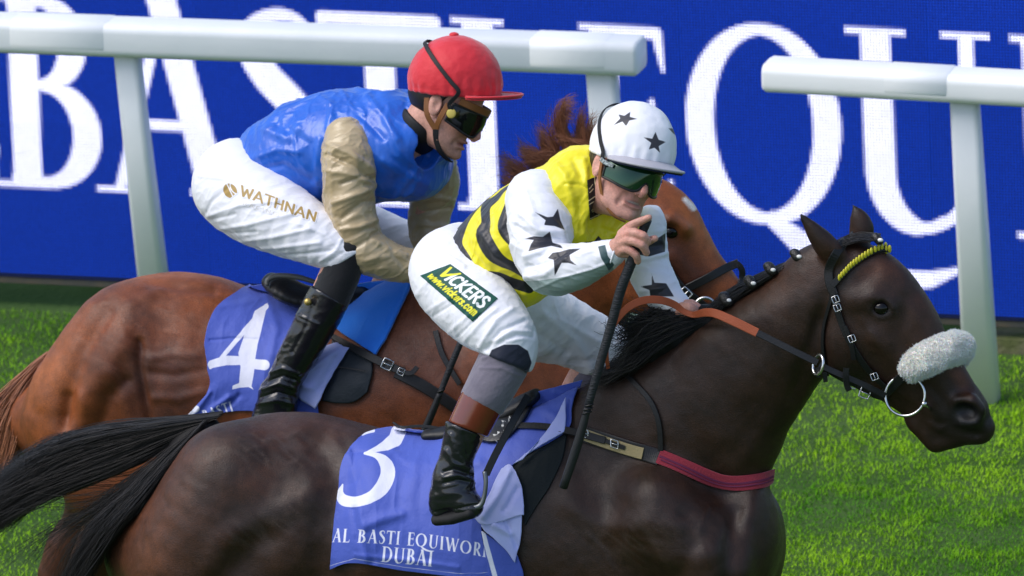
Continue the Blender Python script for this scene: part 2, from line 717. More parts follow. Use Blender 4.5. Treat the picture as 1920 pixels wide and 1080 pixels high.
def _stem(x, y0=0.0, y1=1.0, w_=None):
    h = (TK if w_ is None else w_) / 2
    fl = [(h + .035, 0), (h + .01, .03), (h, .08)]
    return [('P', [(x - a_, y0 + b_) for a_, b_ in fl] + [(x - a_, y1 - b_) for a_, b_ in fl[::-1]] + [(x + a_, y1 - b_) for a_, b_ in fl] + [(x + a_, y0 + b_) for a_, b_ in fl[::-1]])]


def _dia(xa, ya, xb, yb_, w_):
    return [('P', [(xa - w_ / 2, ya), (xa + w_ / 2, ya), (xb + w_ / 2, yb_), (xb - w_ / 2, yb_)])]


ROMAN = {
    'I': (0.30, _stem(.15) + _ser(.15, 0) + _ser(.15, 1)),
    'L': (0.50, _stem(.15) + _ser(.15, 0) + _ser(.15, 1) + [[(.15, .03, .06), (.46, .03, .05), (.49, .2, .02)]]),
    'E': (0.52, _stem(.15) + _ser(.15, 0) + _ser(.15, 1) + [[(.15, .03, .06), (.46, .03, .05), (.50, .2, .02)], [(.15, .97, .06), (.45, .97, .06), (.48, .78, .02)], [(.15, .52, .06), (.40, .52, .06)], [(.41, .43, .03), (.41, .61, .03)]]),
    'T': (0.64, _stem(.32) + _ser(.32, 0) + [[(.04, .965, .07), (.60, .965, .07)], [(.04, .965, .06), (.01, .78, .02)], [(.60, .965, .06), (.63, .78, .02)]]),
    'B': (0.56, _stem(.15) + _ser(.12, 0) + _ser(.12, 1) + [[(.15, .03, .06), (.25, .03, .06)], _arc(.25, .28, .22, .25, -90, 90, _st), [(.15, .97, .06), (.24, .97, .06)], _arc(.24, .755, .17, .215, -90, 90, _st), [(.15, .535, .06), (.25, .535, .06)]]),
    'D': (0.72, _stem(.15) + _ser(.12, 0) + _ser(.12, 1) + [[(.15, .03, .06), (.28, .03, .06)], [(.15, .97, .06), (.28, .97, .06)], _arc(.28, .5, .34, .47, -90, 90, _st, 36)]),
    'A': (0.72, _dia(.10, 0, .375, 1.0, .06) + _dia(.365, 1.02, .615, 0, TK * 1.08) + [[(.20, .36, .055), (.54, .36, .055)]] + _ser(.09, 0, .22) + _ser(.615, 0, .26)),
    'S': (0.50, [cr([(.40, .78, .03), (.39, .9, .05), (.31, .96, .06), (.2, .955, .08), (.105, .88, .12), (.095, .76, .145), (.17, .64, .16), (.29, .52, .165), (.395, .39, .16), (.42, .26, .15), (.38, .13, .12), (.28, .045, .08), (.17, .035, .06), (.075, .09, .05), (.06, .23, .03)], 5)]),
    'O': (0.86, [_arc(.42, .5, .34, .465, 0, 360, _st, 60)]),
    'Q': (0.86, [_arc(.42, .5, .34, .465, 0, 360, _st, 60), [(.45, .03, .08), (.62, -.10, .13), (.85, -.205, .13), (1.08, -.24, .11), (1.28, -.225, .08), (1.46, -.165, .02)]]),
    'U': (0.76, _dia(.17, 1, .17, .29, TK) + [_arc(.375, .3, .205, .275, 180, 300, lambda a_: TN + (TK - TN) * max(0, -math.cos(a_)) ** .8, 24), _arc(.375, .3, .245, .27, 290, 360, lambda a_: .055, 16), ] + _dia(.62, 1, .62, .29, .075) + _ser(.17, 1, .30) + _ser(.62, 1, .24)),
    'W': (1.02, _dia(.10, 1, .33, -.01, TK) + _dia(.34, -.01, .52, .96, .055) + _dia(.50, 1, .72, -.01, TK) + _dia(.73, -.01, .93, 1, .055) + _ser(.10, 1, .24) + _ser(.93, 1, .2)),
    'R': (0.62, _stem(.15) + _ser(.15, 0) + _ser(.15, 1) + [[(.15, .97, .06), (.26, .97, .06)], _arc(.26, .73, .18, .24, -90, 90, _st), [(.15, .49, .06), (.26, .49, .06)], ] + _dia(.27, .5, .54, 0, .16) + _ser(.57, 0, .15)),
}
_sa = [(0, 0), (.3, 1), (.6, 0)]
SANS = {
    'V': (.62, [[(.02, 1), (.3, 0), (.58, 1)]]), 'I': (.2, [[(.1, 0), (.1, 1)]]), 'C': (.6, [[(.54, .85), (.4, .98), (.2, .95), (.06, .7), (.06, .3), (.2, .05), (.4, .02), (.54, .15)]]),
    'K': (.6, [[(.08, 0), (.08, 1)], [(.54, 1), (.1, .48), (.54, 0)]]), 'E': (.52, [[(.46, 1), (.08, 1), (.08, 0), (.46, 0)], [(.08, .5), (.4, .5)]]),
    'R': (.6, [[(.08, 0), (.08, 1), (.4, 1), (.52, .85), (.5, .62), (.36, .5), (.08, .5)], [(.3, .5), (.54, 0)]]),
    'S': (.56, [[(.48, .85), (.36, .98), (.18, .97), (.07, .8), (.13, .6), (.4, .44), (.49, .24), (.4, .05), (.2, 0), (.05, .13)]]),
    'W': (.8, [[(.02, 1), (.2, 0), (.4, .8), (.6, 0), (.78, 1)]]), 'A': (.64, [_sa, [(.1, .3), (.5, .3)]]), 'T': (.56, [[(0, 1), (.56, 1)], [(.28, 1), (.28, 0)]]),
    'H': (.6, [[(.07, 0), (.07, 1)], [(.53, 0), (.53, 1)], [(.07, .5), (.53, .5)]]), 'N': (.64, [[(.07, 0), (.07, 1), (.56, 0), (.56, 1)]]), 'G': (.64, [[(.56, .84), (.4, .98), (.2, .95), (.06, .7), (.06, .3), (.2, .05), (.42, .02), (.56, .18), (.56, .45), (.36, .45)]]),
    'w': (.7, [[(.02, .65), (.18, 0), (.35, .55), (.52, 0), (.68, .65)]]), 'v': (.5, [[(.02, .65), (.25, 0), (.48, .65)]]), 'i': (.2, [[(.1, 0), (.1, .62)], [(.1, .88), (.1, .92)]]),
    'c': (.48, [[(.42, .52), (.3, .64), (.14, .58), (.06, .32), (.14, .06), (.3, .0), (.42, .12)]]), 'k': (.5, [[(.08, 0), (.08, 1)], [(.44, .64), (.1, .3), (.44, 0)]]),
    'e': (.5, [[(.07, .34), (.44, .34), (.4, .56), (.26, .65), (.12, .56), (.06, .32), (.14, .07), (.28, 0), (.42, .1)]]), 'r': (.36, [[(.08, 0), (.08, .65)], [(.08, .4), (.18, .6), (.34, .62)]]),
    's': (.42, [[(.36, .54), (.24, .65), (.1, .58), (.1, .44), (.3, .28), (.36, .14), (.24, 0), (.06, .1)]]), 'o': (.54, [[(.27, .65), (.12, .58), (.06, .32), (.12, .07), (.27, 0), (.42, .07), (.48, .32), (.42, .58), (.27, .65)]]),
    'm': (.74, [[(.08, 0), (.08, .65)], [(.08, .5), (.22, .65), (.36, .55), (.37, 0)], [(.37, .5), (.52, .65), (.65, .55), (.66, 0)]]), '.': (.18, [[(.09, .02), (.09, .06)]]),
}


def text_sdf(u, v, s, font, size, gap=0.06, width=None, thick=0.16, squeeze=1.0):
    """distance field of a line of text; u, v = coordinates along / above the base line, size = cap height"""
    d = np.full(np.shape(u), 1e3)
    pen = 0.0
    adv = sum((font[ch][0] if ch != ' ' else 0.35) + gap for ch in s) - gap
    k = (width / (adv * size)) if width else squeeze
    for ch in s:
        if ch == ' ':
            pen += 0.35 + gap
            continue
        wd, strokes = font[ch]
        x, y = (u / (size * k) - pen), v / size
        m = (x > -0.4) & (x < wd + 0.75) & (y > -.5) & (y < 1.3)
        if m.any():
            e = np.full(int(m.sum()), 1e3)
            for st in strokes:
                if isinstance(st[0], str):
                    e = np.minimum(e, dshape(x[m], y[m], st[1]))
                    continue
                st = np.asarray(st, float)
                e = np.minimum(e, dpoly(x[m], y[m], st[:, :2], st[:, 2] if st.shape[1] > 2 else thick))
            d[m] = np.minimum(d[m], e * size * min(1, k))
        pen += wd + gap
    return d


# ------------------------------------------------------------------ ground and grass
GY0 = 4.6
g = 400.0
mg = mat('turf soil', (0.040, 0.085, 0.018), 0.95, 0.1, col2=(0.06, 0.11, 0.03), scale=3.0, bump=0.01, bscale=40)
o = make('ground', [(-g, -g, 0), (g, -g, 0), (g, g, 0), (-g, g, 0)], [(0, 1, 2, 3)], mg)
tag(o, kind='structure')
mgr = mat('grass blades', (0.088, 0.30, 0.007), 0.65, 0.08, tint=(0.33, 0.60, 0.016))


def grass(n, x0, x1, y0, y1, hmin, hmax, wd):
    bx, by = RNG.uniform(x0, x1, n), RNG.uniform(y0, y1, n)
    clump = fbm(np.stack([bx * 2.2, by * 2.2, np.zeros(n)], 1), 3)
    clump2 = fbm(np.stack([bx * 9, by * 9, np.ones(n)], 1), 2)
    h = np.clip(RNG.uniform(hmin, hmax, n) * (1 + 0.35 * clump2), 0.4 * hmin, 1.5 * hmax)
    az, lean = RNG.uniform(0, 2 * np.pi, n), np.abs(RNG.normal(0.35, 0.3, n)) + 0.1
    dx, dy = np.cos(az), np.sin(az)
    px_, py_ = -np.sin(az + RNG.normal(0, .6, n)), np.cos(az)
    v = np.zeros((n, 5, 3))
    for k, (t, wk) in enumerate(((0, 1), (0, -1), (.55, .75), (.55, -.75), (1, 0))):
        out = lean * t ** 1.6 * h
        v[:, k, 0] = bx + dx * out + px_ * wd * wk
        v[:, k, 1] = by + dy * out + py_ * wd * wk
        v[:, k, 2] = t * h * np.clip(1 - .25 * lean * t, .3, 1) - 0.004
    b = np.arange(n) * 5
    f = np.concatenate([np.stack([b, b + 1, b + 3], 1), np.stack([b, b + 3, b + 2], 1), np.stack([b + 2, b + 3, b + 4], 1)])
    tint = np.clip(0.5 + 0.46 * clump + 0.28 * clump2 + RNG.normal(0, .1, n), 0, 1)
    return v.reshape(-1, 3), f, np.repeat(tint, 5)


gv, gf, gt, base = [], [], [], 0
for args in ((165000, -4.3, 1.6, 1.2, 5.25, .010, .024, .0017), (110000, -.2, 3.0, .6, 4.9, .010, .024, .0017), (14000, -7, 7.5, -3, 1.0, .03, .06, .005), (8000, 3.0, 7, 1.0, 7.9, .03, .06, .005), (8000, -7, -4.3, 1.0, 7.9, .03, .06, .005), (8000, -7, 7, 5.9, 9, .03, .06, .005)):
    a_, b_, c_ = grass(*args)
    gv.append(a_)
    gf.append(b_ + base)
    gt.append(c_)
    base += len(a_)
o = make('grass', np.vstack(gv), np.vstack(gf), mgr, attrs={'tint': np.concatenate(gt)})
tag(o, kind='stuff')

# ------------------------------------------------------------------ LED screen behind the rail
WB = 5.3
mled = mat('screen pixels', rough=0.5, spec=0.2, attr='lit', emit=0.9)
n_, L_ = mled.node_tree.nodes, mled.node_tree.links
zb = min(P(-60, 540, WB)[2], P(1990, 620, WB)[2])
zb = 0.5 * (P(0, 520, WB)[2] + P(1880, 600, WB)[2])
x0, x1 = P(-900, 300, WB)[0], P(2500, 300, WB)[0]
PIT = 0.0103
nx, nz = int((x1 - x0) / PIT), int(1.30 / PIT)
gx = x0 + np.arange(nx) * PIT
gz = zb + 0.02 + np.arange(nz) * PIT
CX, CZ = np.meshgrid(gx, gz)
cc = np.stack([CX, np.full_like(CX, WB), CZ], -1).reshape(-1, 3)
ppx, ppy = proj(cc)
yb = 350 + 0.0515 * (ppx - 30)
CAP = 360.0
vv = (yb - ppy)
uu = ppx + 0.042 * vv
ink = np.full(len(cc), 1e3)
for ch, ux, wd in (('L', -150, 150), ('A', -400, 250), ('B', 0, 200), ('A', 190, 250), ('S', 452, 172), ('T', 604, 238), ('I', 855, 108), ('E', 1096, 172), ('Q', 1292, 302), ('U', 1592, 286), ('I', 1904, 108), ('W', 2020, 340)):
    ink = np.minimum(ink, text_sdf(uu - ux, vv, ch, ROMAN, CAP * (1.0 if ux < 1200 else 1.055), width=wd))
cov = np.clip(0.5 - ink / 8.0, 0, 1)[:, None]
blue, white = np.array([0.003, 0.025, 0.265]), np.array([0.86, 0.85, 1.15])
mod = (gx // (PIT * 42)).astype(int)
tone = 1 + 0.05 * RNG.normal(0, 1, (nz // 27 + 1, nx // 42 + 1))
tone = np.repeat(np.repeat(tone, 27, 0)[:nz], 42, 1)[:, :nx].ravel()[:, None]
lit = (blue * (1 - cov) + white * cov) * (1 + (tone - 1) * .6) * RNG.uniform(0.93, 1.07, (len(cc), 1))
# every pixel of the screen is a lit square with a dark gap round it
hs = PIT * 0.39
sq = np.array([(-hs, 0, -hs), (hs, 0, -hs), (hs, 0, hs), (-hs, 0, hs)])
pv = (cc[:, None] + sq[None]).reshape(-1, 3)
pf = np.arange(len(pv)).reshape(-1, 4)
scr = thing('led_screen', 'long blue LED screen with big white roman letters behind the running rail', 'screen', ((x0 + x1) / 2, WB + .06, 0))
o = make('pixel_grid', pv, pf, mled, scr, smooth=False, attrs={'lit': np.repeat(lit, 4, 0)})
tag(o, kind='stuff')
mfr = mat('screen mask', (0.012, 0.02, 0.10), 0.6, 0.3, bump=0.001, bscale=200)


def box(name, lo, hi, m, parent=None, bevel=0.0):
    (a0, a1, a2), (b0, b1, b2) = lo, hi
    v = [(a0, a1, a2), (b0, a1, a2), (b0, b1, a2), (a0, b1, a2), (a0, a1, b2), (b0, a1, b2), (b0, b1, b2), (a0, b1, b2)]
    o_ = make(name, v, [(3, 2, 1, 0), (4, 5, 6, 7), (0, 1, 5, 4), (1, 2, 6, 5), (2, 3, 7, 6), (3, 0, 4, 7)], m, parent, smooth=False)
    if bevel:
        md = o_.modifiers.new('bevel', 'BEVEL')
        md.width = bevel
        md.segments = 2
    return o_


zt = gz[-1] + PIT
step = PIT * 42
k = 0
xx = x0 - PIT / 2
while xx < x1:
    xe = min(xx + step * 2, x1 + PIT)
    box('module', (xx + .0015, WB + .006, zb), (xe - .0015, WB + .09, zt), mfr, scr)
    xx = xe
mst = mat('frame steel', (0.09, 0.085, 0.08), 0.6, 0.4, col2=(0.14, 0.11, 0.08), scale=14)
box('bottom_rail', (x0, WB + .012, zb - .028), (x1, WB + .07, zb - .004), mst, scr, .004)
mcc = mat('concrete', (0.13, 0.125, 0.11), 0.9, 0.2, col2=(0.21, 0.2, 0.17), scale=9, bump=0.004, bscale=50)
for k, bx in enumerate(np.arange(x0 + .3, x1, 0.92)):
    d_ = .06 if bx > P(1815, 650, WB)[0] else .34
    box('foot', (bx - .16, WB + d_, 0.0), (bx + .16, WB + d_ + .32, zb - .03), mcc, scr, .01)
kx = P(1815, 650, WB)[0]
kerb = make('kerb', [(kx, WB - .03, -.02), (x1 + 6, WB - .03, -.02), (x1 + 6, WB + .5, -.02), (kx, WB + .5, -.02), (kx, WB - .01, .045), (x1 + 6, WB - .01, .045), (x1 + 6, WB + .5, .045), (kx, WB + .5, .045)],
            [(3, 2, 1, 0), (4, 5, 6, 7), (0, 1, 5, 4), (1, 2, 6, 5), (2, 3, 7, 6), (3, 0, 4, 7)],
            mat('earth strip', (0.15, 0.14, 0.085), 0.95, 0.1, col2=(0.08, 0.10, 0.03), scale=7, bump=.01, bscale=40), smooth=False)
tag(kerb, kind='structure')

# ------------------------------------------------------------------ running rails
mrail = mat('white rail plastic', (0.85, 0.86, 0.87), 0.40, 0.45, col2=(0.80, 0.82, 0.83), scale=5, bump=0.0006, bscale=30)


def rounded(hw, hh, r, n=5):
    out = []
    for sx, sy, a0 in ((1, 1, 0), (-1, 1, 90), (-1, -1, 180), (1, -1, 270)):
        for k_ in range(n + 1):
            a_ = math.radians(a0 + 90 * k_ / n)
            out.append((sx * (hw - r) + r * math.cos(a_), sy * (hh - r) + r * math.sin(a_)))
    return out


def rail_beam(name, p0, p1, hw, hh, parent, r=.03):
    p0, p1 = np.array(p0), np.array(p1)
    prof = rounded(hw, hh, r)
    t = (p1 - p0) / np.linalg.norm(p1 - p0)
    s = np.cross(t, [0, 0, 1.0])
    s /= np.linalg.norm(s)
    u = np.cross(s, t)
    v, f, m = [], [], len(prof)
    rings = [(0, .86), (.012, 1), (np.linalg.norm(p1 - p0) - .012, 1), (np.linalg.norm(p1 - p0), .86)]
    for q, sc in rings:
        v += [p0 + t * q + s * a_ * sc + u * b_ * sc for a_, b_ in prof]
    for i in range(3):
        for j in range(m):
            f.append((i * m + j, i * m + (j + 1) % m, (i + 1) * m + (j + 1) % m, (i + 1) * m + j))
    f += [tuple(range(m))[::-1], tuple(range(3 * m, 4 * m))]
    return make(name, v, f, mrail, parent)


def rail_post(top, bot, w0, w1, parent):
    top, bot = np.array(top), np.array(bot)
    v, f, prof0, prof1 = [], [], rounded(w0, .035, .02), rounded(w1, .045, .02)
    m = len(prof0)
    for c, pr in ((top, prof0), (top * .5 + bot * .5, rounded((w0 + w1) / 2, .04, .02)), (bot, prof1)):
        v += [c + np.array([a_, b_, 0]) for a_, b_ in pr]
    for i in range(2):
        for j in range(m):
            f.append((i * m + j, (i + 1) * m + j, (i + 1) * m + (j + 1) % m, i * m + (j + 1) % m))
    f += [tuple(range(m)), tuple(range(2 * m, 3 * m))[::-1]]
    return make('post', v, f, mrail, parent)


WR = 4.5
rails = []


def rail(label, ends, thick, posts, joints, yy, yb2, ext):
    e0, e1 = P(*ends[0], yy), P(*ends[1], yy)
    ln = (e1 - e0) / np.linalg.norm(e1 - e0)
    if ext < 0:
        e0 = e0 + ln * ext
    else:
        e1 = e1 + ln * ext
    root = thing('running_rail', label, 'running rail', (float((e0 + e1)[0] / 2), yy, 0), 'white running rails along the course')
    rail_beam('top_rail', e0, e1, .075, thick / 2, root)
    for tp, bt, a_, b_ in posts:
        t_ = P(*tp, yy)
        b2 = P(*bt, yb2)
        d = b2 - t_
        b2 = t_ + d * ((-0.02 - t_[2]) / d[2])
        rail_post(t_, b2, a_, b_, root)
    # one more post beyond the frame
    sh = ln * (1.62 if ext > 0 else -1.62)
    q = posts[-1] if ext > 0 else posts[0]
    t_ = P(*q[0], yy)
    d = P(*q[1], yb2) - t_
    rail_post(t_ + sh, t_ + d * ((-0.02 - t_[2]) / d[2]) + sh, q[2], q[3], root)
    ex = (e1 - e0) / np.linalg.norm(e1 - e0)
    for jx0, jx1 in joints:
        q0 = e0 + ex * ((P(jx0, 100, yy) - e0) @ ex)
        q1 = e0 + ex * ((P(jx1, 100, yy) - e0) @ ex)
        rail_beam('joint_sleeve', q0 + [0, 0, .004], q1 + [0, 0, .004], .0768, thick / 2 - .001, root, .034)
    return root


rail('longer white running rail whose squared end stops beside the gap', [(-420, 45), (1203, 104)], .116,
     [((238, 95), (285, 500), .042, .05), ((1128, 135), (1165, 560), .05, .055)], [(30, 215), (1000, 1150)], WR, 4.77, -1.6)
rail('lower white running rail beginning past the gap, above the sheepskin noseband', [(1437, 138), (2400, 193)], .097,
     [((1808, 170), (1842, 745), .046, .056)], [(1662, 1790)], WR + .03, 4.77, 1.4)
# ------------------------------------------------------------------ horses
def LOFT(s, rows, y=0.0, k=.05, sub=3, shrink=0.0):
    """a body along its middle line, from pairs of spots on its upper and lower outline; rows: (top, bottom, half width)"""
    px = 669.0 * DIST / (DIST + 0.91 * y)
    top = cr([r[0] for r in rows], 6)
    bot = cr([r[1] for r in rows], 6)
    out = []
    for t, b, hw in rows:
        t, b = np.array(t, float), np.array(b, float)
        f = 0.5
        for _ in range(8):
            c = t + (b - t) * f
            d1, d2 = float(dpoly(c[0], c[1], top)), float(dpoly(c[0], c[1], bot))
            f = min(max(f + 0.5 * (d2 - d1) / np.linalg.norm(b - t), .2), .8)
        h = 0.5 * (d1 + d2) / px - shrink
        out.append([*P(*c, y), max(math.sqrt(max(h * h - 0.0935 * hw * hw, 0)), .02), hw])
    s.loft(out, k=k, sub=sub)


def CN(px, py, y, r):
    return [*P(px, py, y), r]


def leg(s, pts):
    s.chain([CN(*p) for p in pts], k=.07, sub=4)


# ---- dark bay
s = SDF()
LOFT(s, [((290, 905), (330, 1150), .17), ((345, 830), (350, 1190), .22), ((430, 780), (430, 1215), .26), ((540, 766), (530, 1225), .285), ((660, 781), (650, 1195), .275),
        ((760, 806), (760, 1190), .275), ((860, 805), (880, 1220), .285), ((960, 768), (1000, 1245), .28), ((1060, 726), (1100, 1255), .26), ((1150, 720), (1190, 1245), .235), ((1225, 800), (1265, 1210), .205),
        ((1295, 890), (1335, 1140), .16)], k=.04, shrink=.004)
LOFT(s, [((1110, 712), (1300, 1060), .12), ((1190, 668), (1425, 960), .135), ((1270, 628), (1447, 885), .120), ((1345, 585), (1471, 820), .108), ((1425, 532), (1505, 768), .096),
        ((1490, 494), (1530, 728), .09), ((1540, 470), (1552, 700), .085)], k=.06, shrink=.006)
LOFT(s, [((1575, 452), (1548, 640), .07), ((1632, 450), (1556, 700), .083), ((1668, 468), (1575, 717), .09), ((1698, 497), (1612, 730), .085), ((1728, 530), (1650, 754), .074), ((1752, 572), (1682, 774), .062),
        ((1776, 622), (1712, 799), .053), ((1806, 675), (1732, 815), .049), ((1836, 727), (1758, 826), .051), ((1854, 755), (1785, 830), .046), ((1857, 778), (1812, 826), .036)], k=.03, shrink=.003)
# lips and chin
s.chain([CN(1722, 792, 0, .03), CN(1755, 829, 0, .029), CN(1785, 824, 0, .022), CN(1815, 815, 0, .022)], k=.02, flat=1.15)
# jaw plate, cheek, eye socket, nostril
s.ell(P(1585, 648, -.05), (.085, .042, .085), k=.03)
s.chain([CN(1608, 560, -.068, .020), CN(1640, 560, -.075, .018), CN(1672, 574, -.066, .013)], k=.03)
s.chain([CN(1640, 628, -.078, .012), CN(1690, 672, -.058, .010), CN(1722, 708, -.046, .008)], k=.03)
s.chain([CN(1795, 752, -.05, .012), CN(1822, 750, -.048, .018), CN(1840, 768, -.044, .014), CN(1832, 790, -.046, .012), CN(1805, 793, -.05, .010)], k=.02)
s.ell(P(1812, 773, -.064), (.031, .030, .021), k=.012, op='s', rot=Matrix.Rotation(math.radians(25), 3, 'Y'))
s.slot([P(1735, 790, -.055), P(1770, 803, -.055), P(1800, 812, -.05), P(1838, 815, -.03)], .009, -.014, 3)
s.ell(P(1652, 577, -.096), (.030, .018, .020), k=.016, op='s')
# temple hollow, jaw groove, vein
s.slot([P(1616, 525, -.08), P(1632, 512, -.07)], .02, -.010)
s.slot([P(1545, 560, -.09), P(1535, 640, -.09), P(1548, 706, -.08)], .018, -.012, 3)
# ears
for pts in (((1566, 478, -.05, .030), (1550, 462, -.056, .033), (1534, 442, -.062, .028), (1515, 418, -.067, .016), (1498, 399, -.07, .003)),
            ((1612, 447, .055, .030), (1616, 432, .058, .033), (1612, 412, .06, .026), (1606, 397, .06, .014), (1598, 383, .06, .003))):
    s.chain([CN(*p) for p in pts], k=.012, sub=4, flat=.75)
s.chain([CN(1576, 474, -.098, .018), CN(1552, 450, -.104, .02), CN(1532, 428, -.102, .012), CN(1512, 408, -.094, .003)], k=.008, op='s', sub=3)
s.chain([CN(1630, 440, .018, .012), CN(1625, 425, .016, .016), CN(1614, 405, .026, .010), CN(1605, 392, .04, .003)], k=.006, op='s', sub=3)
# hind quarters and legs
for sy, dx in ((-1, 0), (1, 60)):
    s.chain([CN(430, 900, sy * .13, .15), CN(395, 980, sy * .15, .165), CN(365, 1085, sy * .16, .168), CN(400, 1200, sy * .16, .15)], k=.08, sub=3)
    s.chain([CN(480 + dx, 1130, sy * .16, .15), CN(470 + dx, 1250, sy * .16, .11), CN(380 - dx, 1370, sy * .15, .075), CN(300 - dx, 1470, sy * .14, .055), CN(330 - dx, 1600, sy * .14, .035), CN(370 - dx, 1690, sy * .14, .04), CN(400 - dx, 1745, sy * .14, .042)], k=.06, sub=3)
leg(s, [(1240, 960, -.155, .12), (1330, 1060, -.165, .115), (1290, 1180, -.17, .10), (1330, 1330, -.16, .07), (1395, 1470, -.15, .05), (1350, 1600, -.15, .032), (1300, 1660, -.15, .036), (1260, 1700, -.15, .04)])
leg(s, [(1370, 1030, .12, .09), (1395, 1110, .14, .09), (1440, 1200, .14, .085), (1560, 1330, .14, .055), (1620, 1430, .14, .045), (1660, 1590, .14, .032), (1680, 1680, .14, .04), (1710, 1740, .14, .045)])
s.ell(P(1408, 1010, -.06), (.075, .10, .15), k=.06)
s.ell(P(1420, 1015, .07), (.075, .10, .15), k=.06)
v, q = s.mesh(.0072, 3)
v = sculpt(v, q, [
    ([(600, 840), (640, 905), (612, 990), (600, 1080)], 40, -0.0248), ([(700, 880), (690, 980), (680, 1080)], 34, 0.0124),
    ([(580, 930), (490, 970), (420, 1010), (400, 1060)], 26, 0.0093), ([(500, 1010), (440, 1060)], 24, -0.0078), ([(450, 830), (520, 850)], 22, 0.0047),
    ([(1060, 940), (1130, 985), (1290, 985)], 26, 0.0078), ([(1090, 880), (1120, 930), (1180, 960)], 26, -0.0062), ([(1180, 1030), (1260, 1050), (1330, 1040)], 24, 0.0078),
    ([(1380, 960), (1372, 1020), (1366, 1090)], 16, -0.0124), ([(1290, 970), (1300, 1020), (1275, 1080)], 18, -0.0093), ([(1412, 930), (1400, 1000), (1395, 1080)], 18, 0.0093),
    ([(1130, 740), (1180, 830), (1210, 900)], 40, 0.0078), ([(1250, 690), (1290, 800), (1330, 900)], 34, -0.0078), ([(1330, 640), (1420, 600), (1520, 560)], 28, 0.0047),
    ([(1440, 800), (1380, 880)], 20, 0.0062), ([(1535, 600), (1510, 680), (1490, 740)], 14, -0.0078),
    ([(1700, 560), (1690, 620), (1700, 660)], 14, -0.0047), ([(1618, 600), (1650, 650), (1700, 720)], 7, 0.0024), ([(1600, 690), (1660, 735), (1720, 770)], 8, -0.0024), ([(1690, 540), (1716, 590), (1742, 640)], 9, 0.0024),
    ([(1740, 720), (1770, 752), (1780, 790)], 10, -0.0048), ([(1744, 792), (1762, 806), (1772, 800)], 5, 0.0036),
    ([(478, 812), (498, 828), (494, 850), (505, 868)], 3, .0022), ([(498, 828), (535, 824), (560, 808)], 3, .002), ([(462, 846), (490, 842)], 3, .002), ([(505, 868), (540, 872), (560, 862)], 3, .0018),
    ([(640, 810), (662, 850), (668, 900)], 9, -.004), ([(1180, 985), (1200, 1010), (1240, 1020)], 4, .002), ([(1100, 1000), (1130, 1030), (1150, 1070)], 4, .0018), ([(1330, 950), (1310, 1000), (1330, 1060)], 5, .002),
    ([(1630, 578), (1640, 566), (1653, 560), (1668, 567), (1676, 580)], 4, .004), ([(1632, 582), (1644, 593), (1656, 595), (1670, 590)], 4, .003)])
x_, y_ = proj(v)
n_ = fbm(v * 9, 3)
v = v + normals(v, q) * (0.0009 * fbm(v * 26, 2) + 0.0004 * fbm(v * 70, 2) + 0.0018 * n_)[:, None]
coat = np.tile(np.array([0.0250, 0.0108, 0.0060]), (len(v), 1))
red = np.array([0.082, 0.027, 0.011])
blk = np.array([0.006, 0.0055, 0.0062])


def blend(c, m, t):
    return c * (1 - np.clip(m, 0, 1)[:, None]) + t * np.clip(m, 0, 1)[:, None]


def spot(cx, cy, rx, ry, rot=0.0):
    c_, s_ = math.cos(rot), math.sin(rot)
    a_, b_ = (x_ - cx) * c_ + (y_ - cy) * s_, -(x_ - cx) * s_ + (y_ - cy) * c_
    return np.exp(-(a_ / rx) ** 2 - (b_ / ry) ** 2)


coat = blend(coat, 1.1 * spot(285, 1000, 60, 150, .25) + .5 * spot(360, 850, 60, 40) + .55 * spot(690, 1000, 30, 110) + .5 * spot(560, 800, 150, 40) * .6 + .35 * n_ * spot(480, 900, 250, 150), red)
coat = blend(coat, .9 * spot(1798, 705, 14, 48, -.55) + .5 * spot(1640, 500, 40, 24) + .25 * spot(1480, 520, 120, 30, -.5) + .2 * spot(1740, 560, 20, 40), red * 1.25)
coat = blend(coat, .85 * spot(1815, 790, 70, 50) + .8 * spot(1655, 580, 26, 20) + .5 * spot(1600, 700, 60, 40) + 1.2 * spot(1808, 774, 22, 15) + spot(1505, 402, 20, 16) + spot(1600, 388, 16, 12), blk)  # black muzzle, eye rim and ear tips; nostril hollow's shade painted in too
st = np.clip(1 - np.abs(vnoise(np.stack([(x_ + .8 * y_) * .022, (y_ - .8 * x_) * .075, v[:, 1] * 6], 1))) * 2.2, 0, 1)
sweat = st * (spot(520, 838, 75, 45) + .7 * spot(500, 985, 110, 40, -.3) + .6 * spot(1180, 1010, 130, 50) + .5 * spot(660, 830, 60, 40) + .35 * spot(1450, 600, 120, 60, -.6))
coat = blend(coat, .5 * np.clip(sweat, 0, 1), np.array([.075, .055, .048]))
coat *= (1 + 0.28 * fbm(v * 16, 3) + 0.16 * fbm(v * 48, 2) + 0.14 * vnoise(v * 160))[:, None]
mdark = mat('dark bay coat', rough=.47, spec=.36, attr='coat', bump=.0009, bscale=420, grain=(520, .34), stretch=((.55, 1, .8), (0, .5, 0)), rvar=.08)
mdark.node_tree.nodes['Principled BSDF'].inputs['Sheen Tint'].default_value = (.85, .8, .85, 1)
mdark.node_tree.nodes['Principled BSDF'].inputs['Sheen Roughness'].default_value = .4
horse1 = thing('racehorse', 'dark bay racehorse wearing the white sheepskin noseband, nearest the camera', 'horse', (0.1, 0, 0), 'racehorses galloping side by side')
make('body', v, q, mdark, horse1, attrs={'coat': np.clip(coat, .003, 1)})
T1 = bvh(v, q)
meye = mat('dark eye', (0.004, 0.003, 0.003), .07, .35)


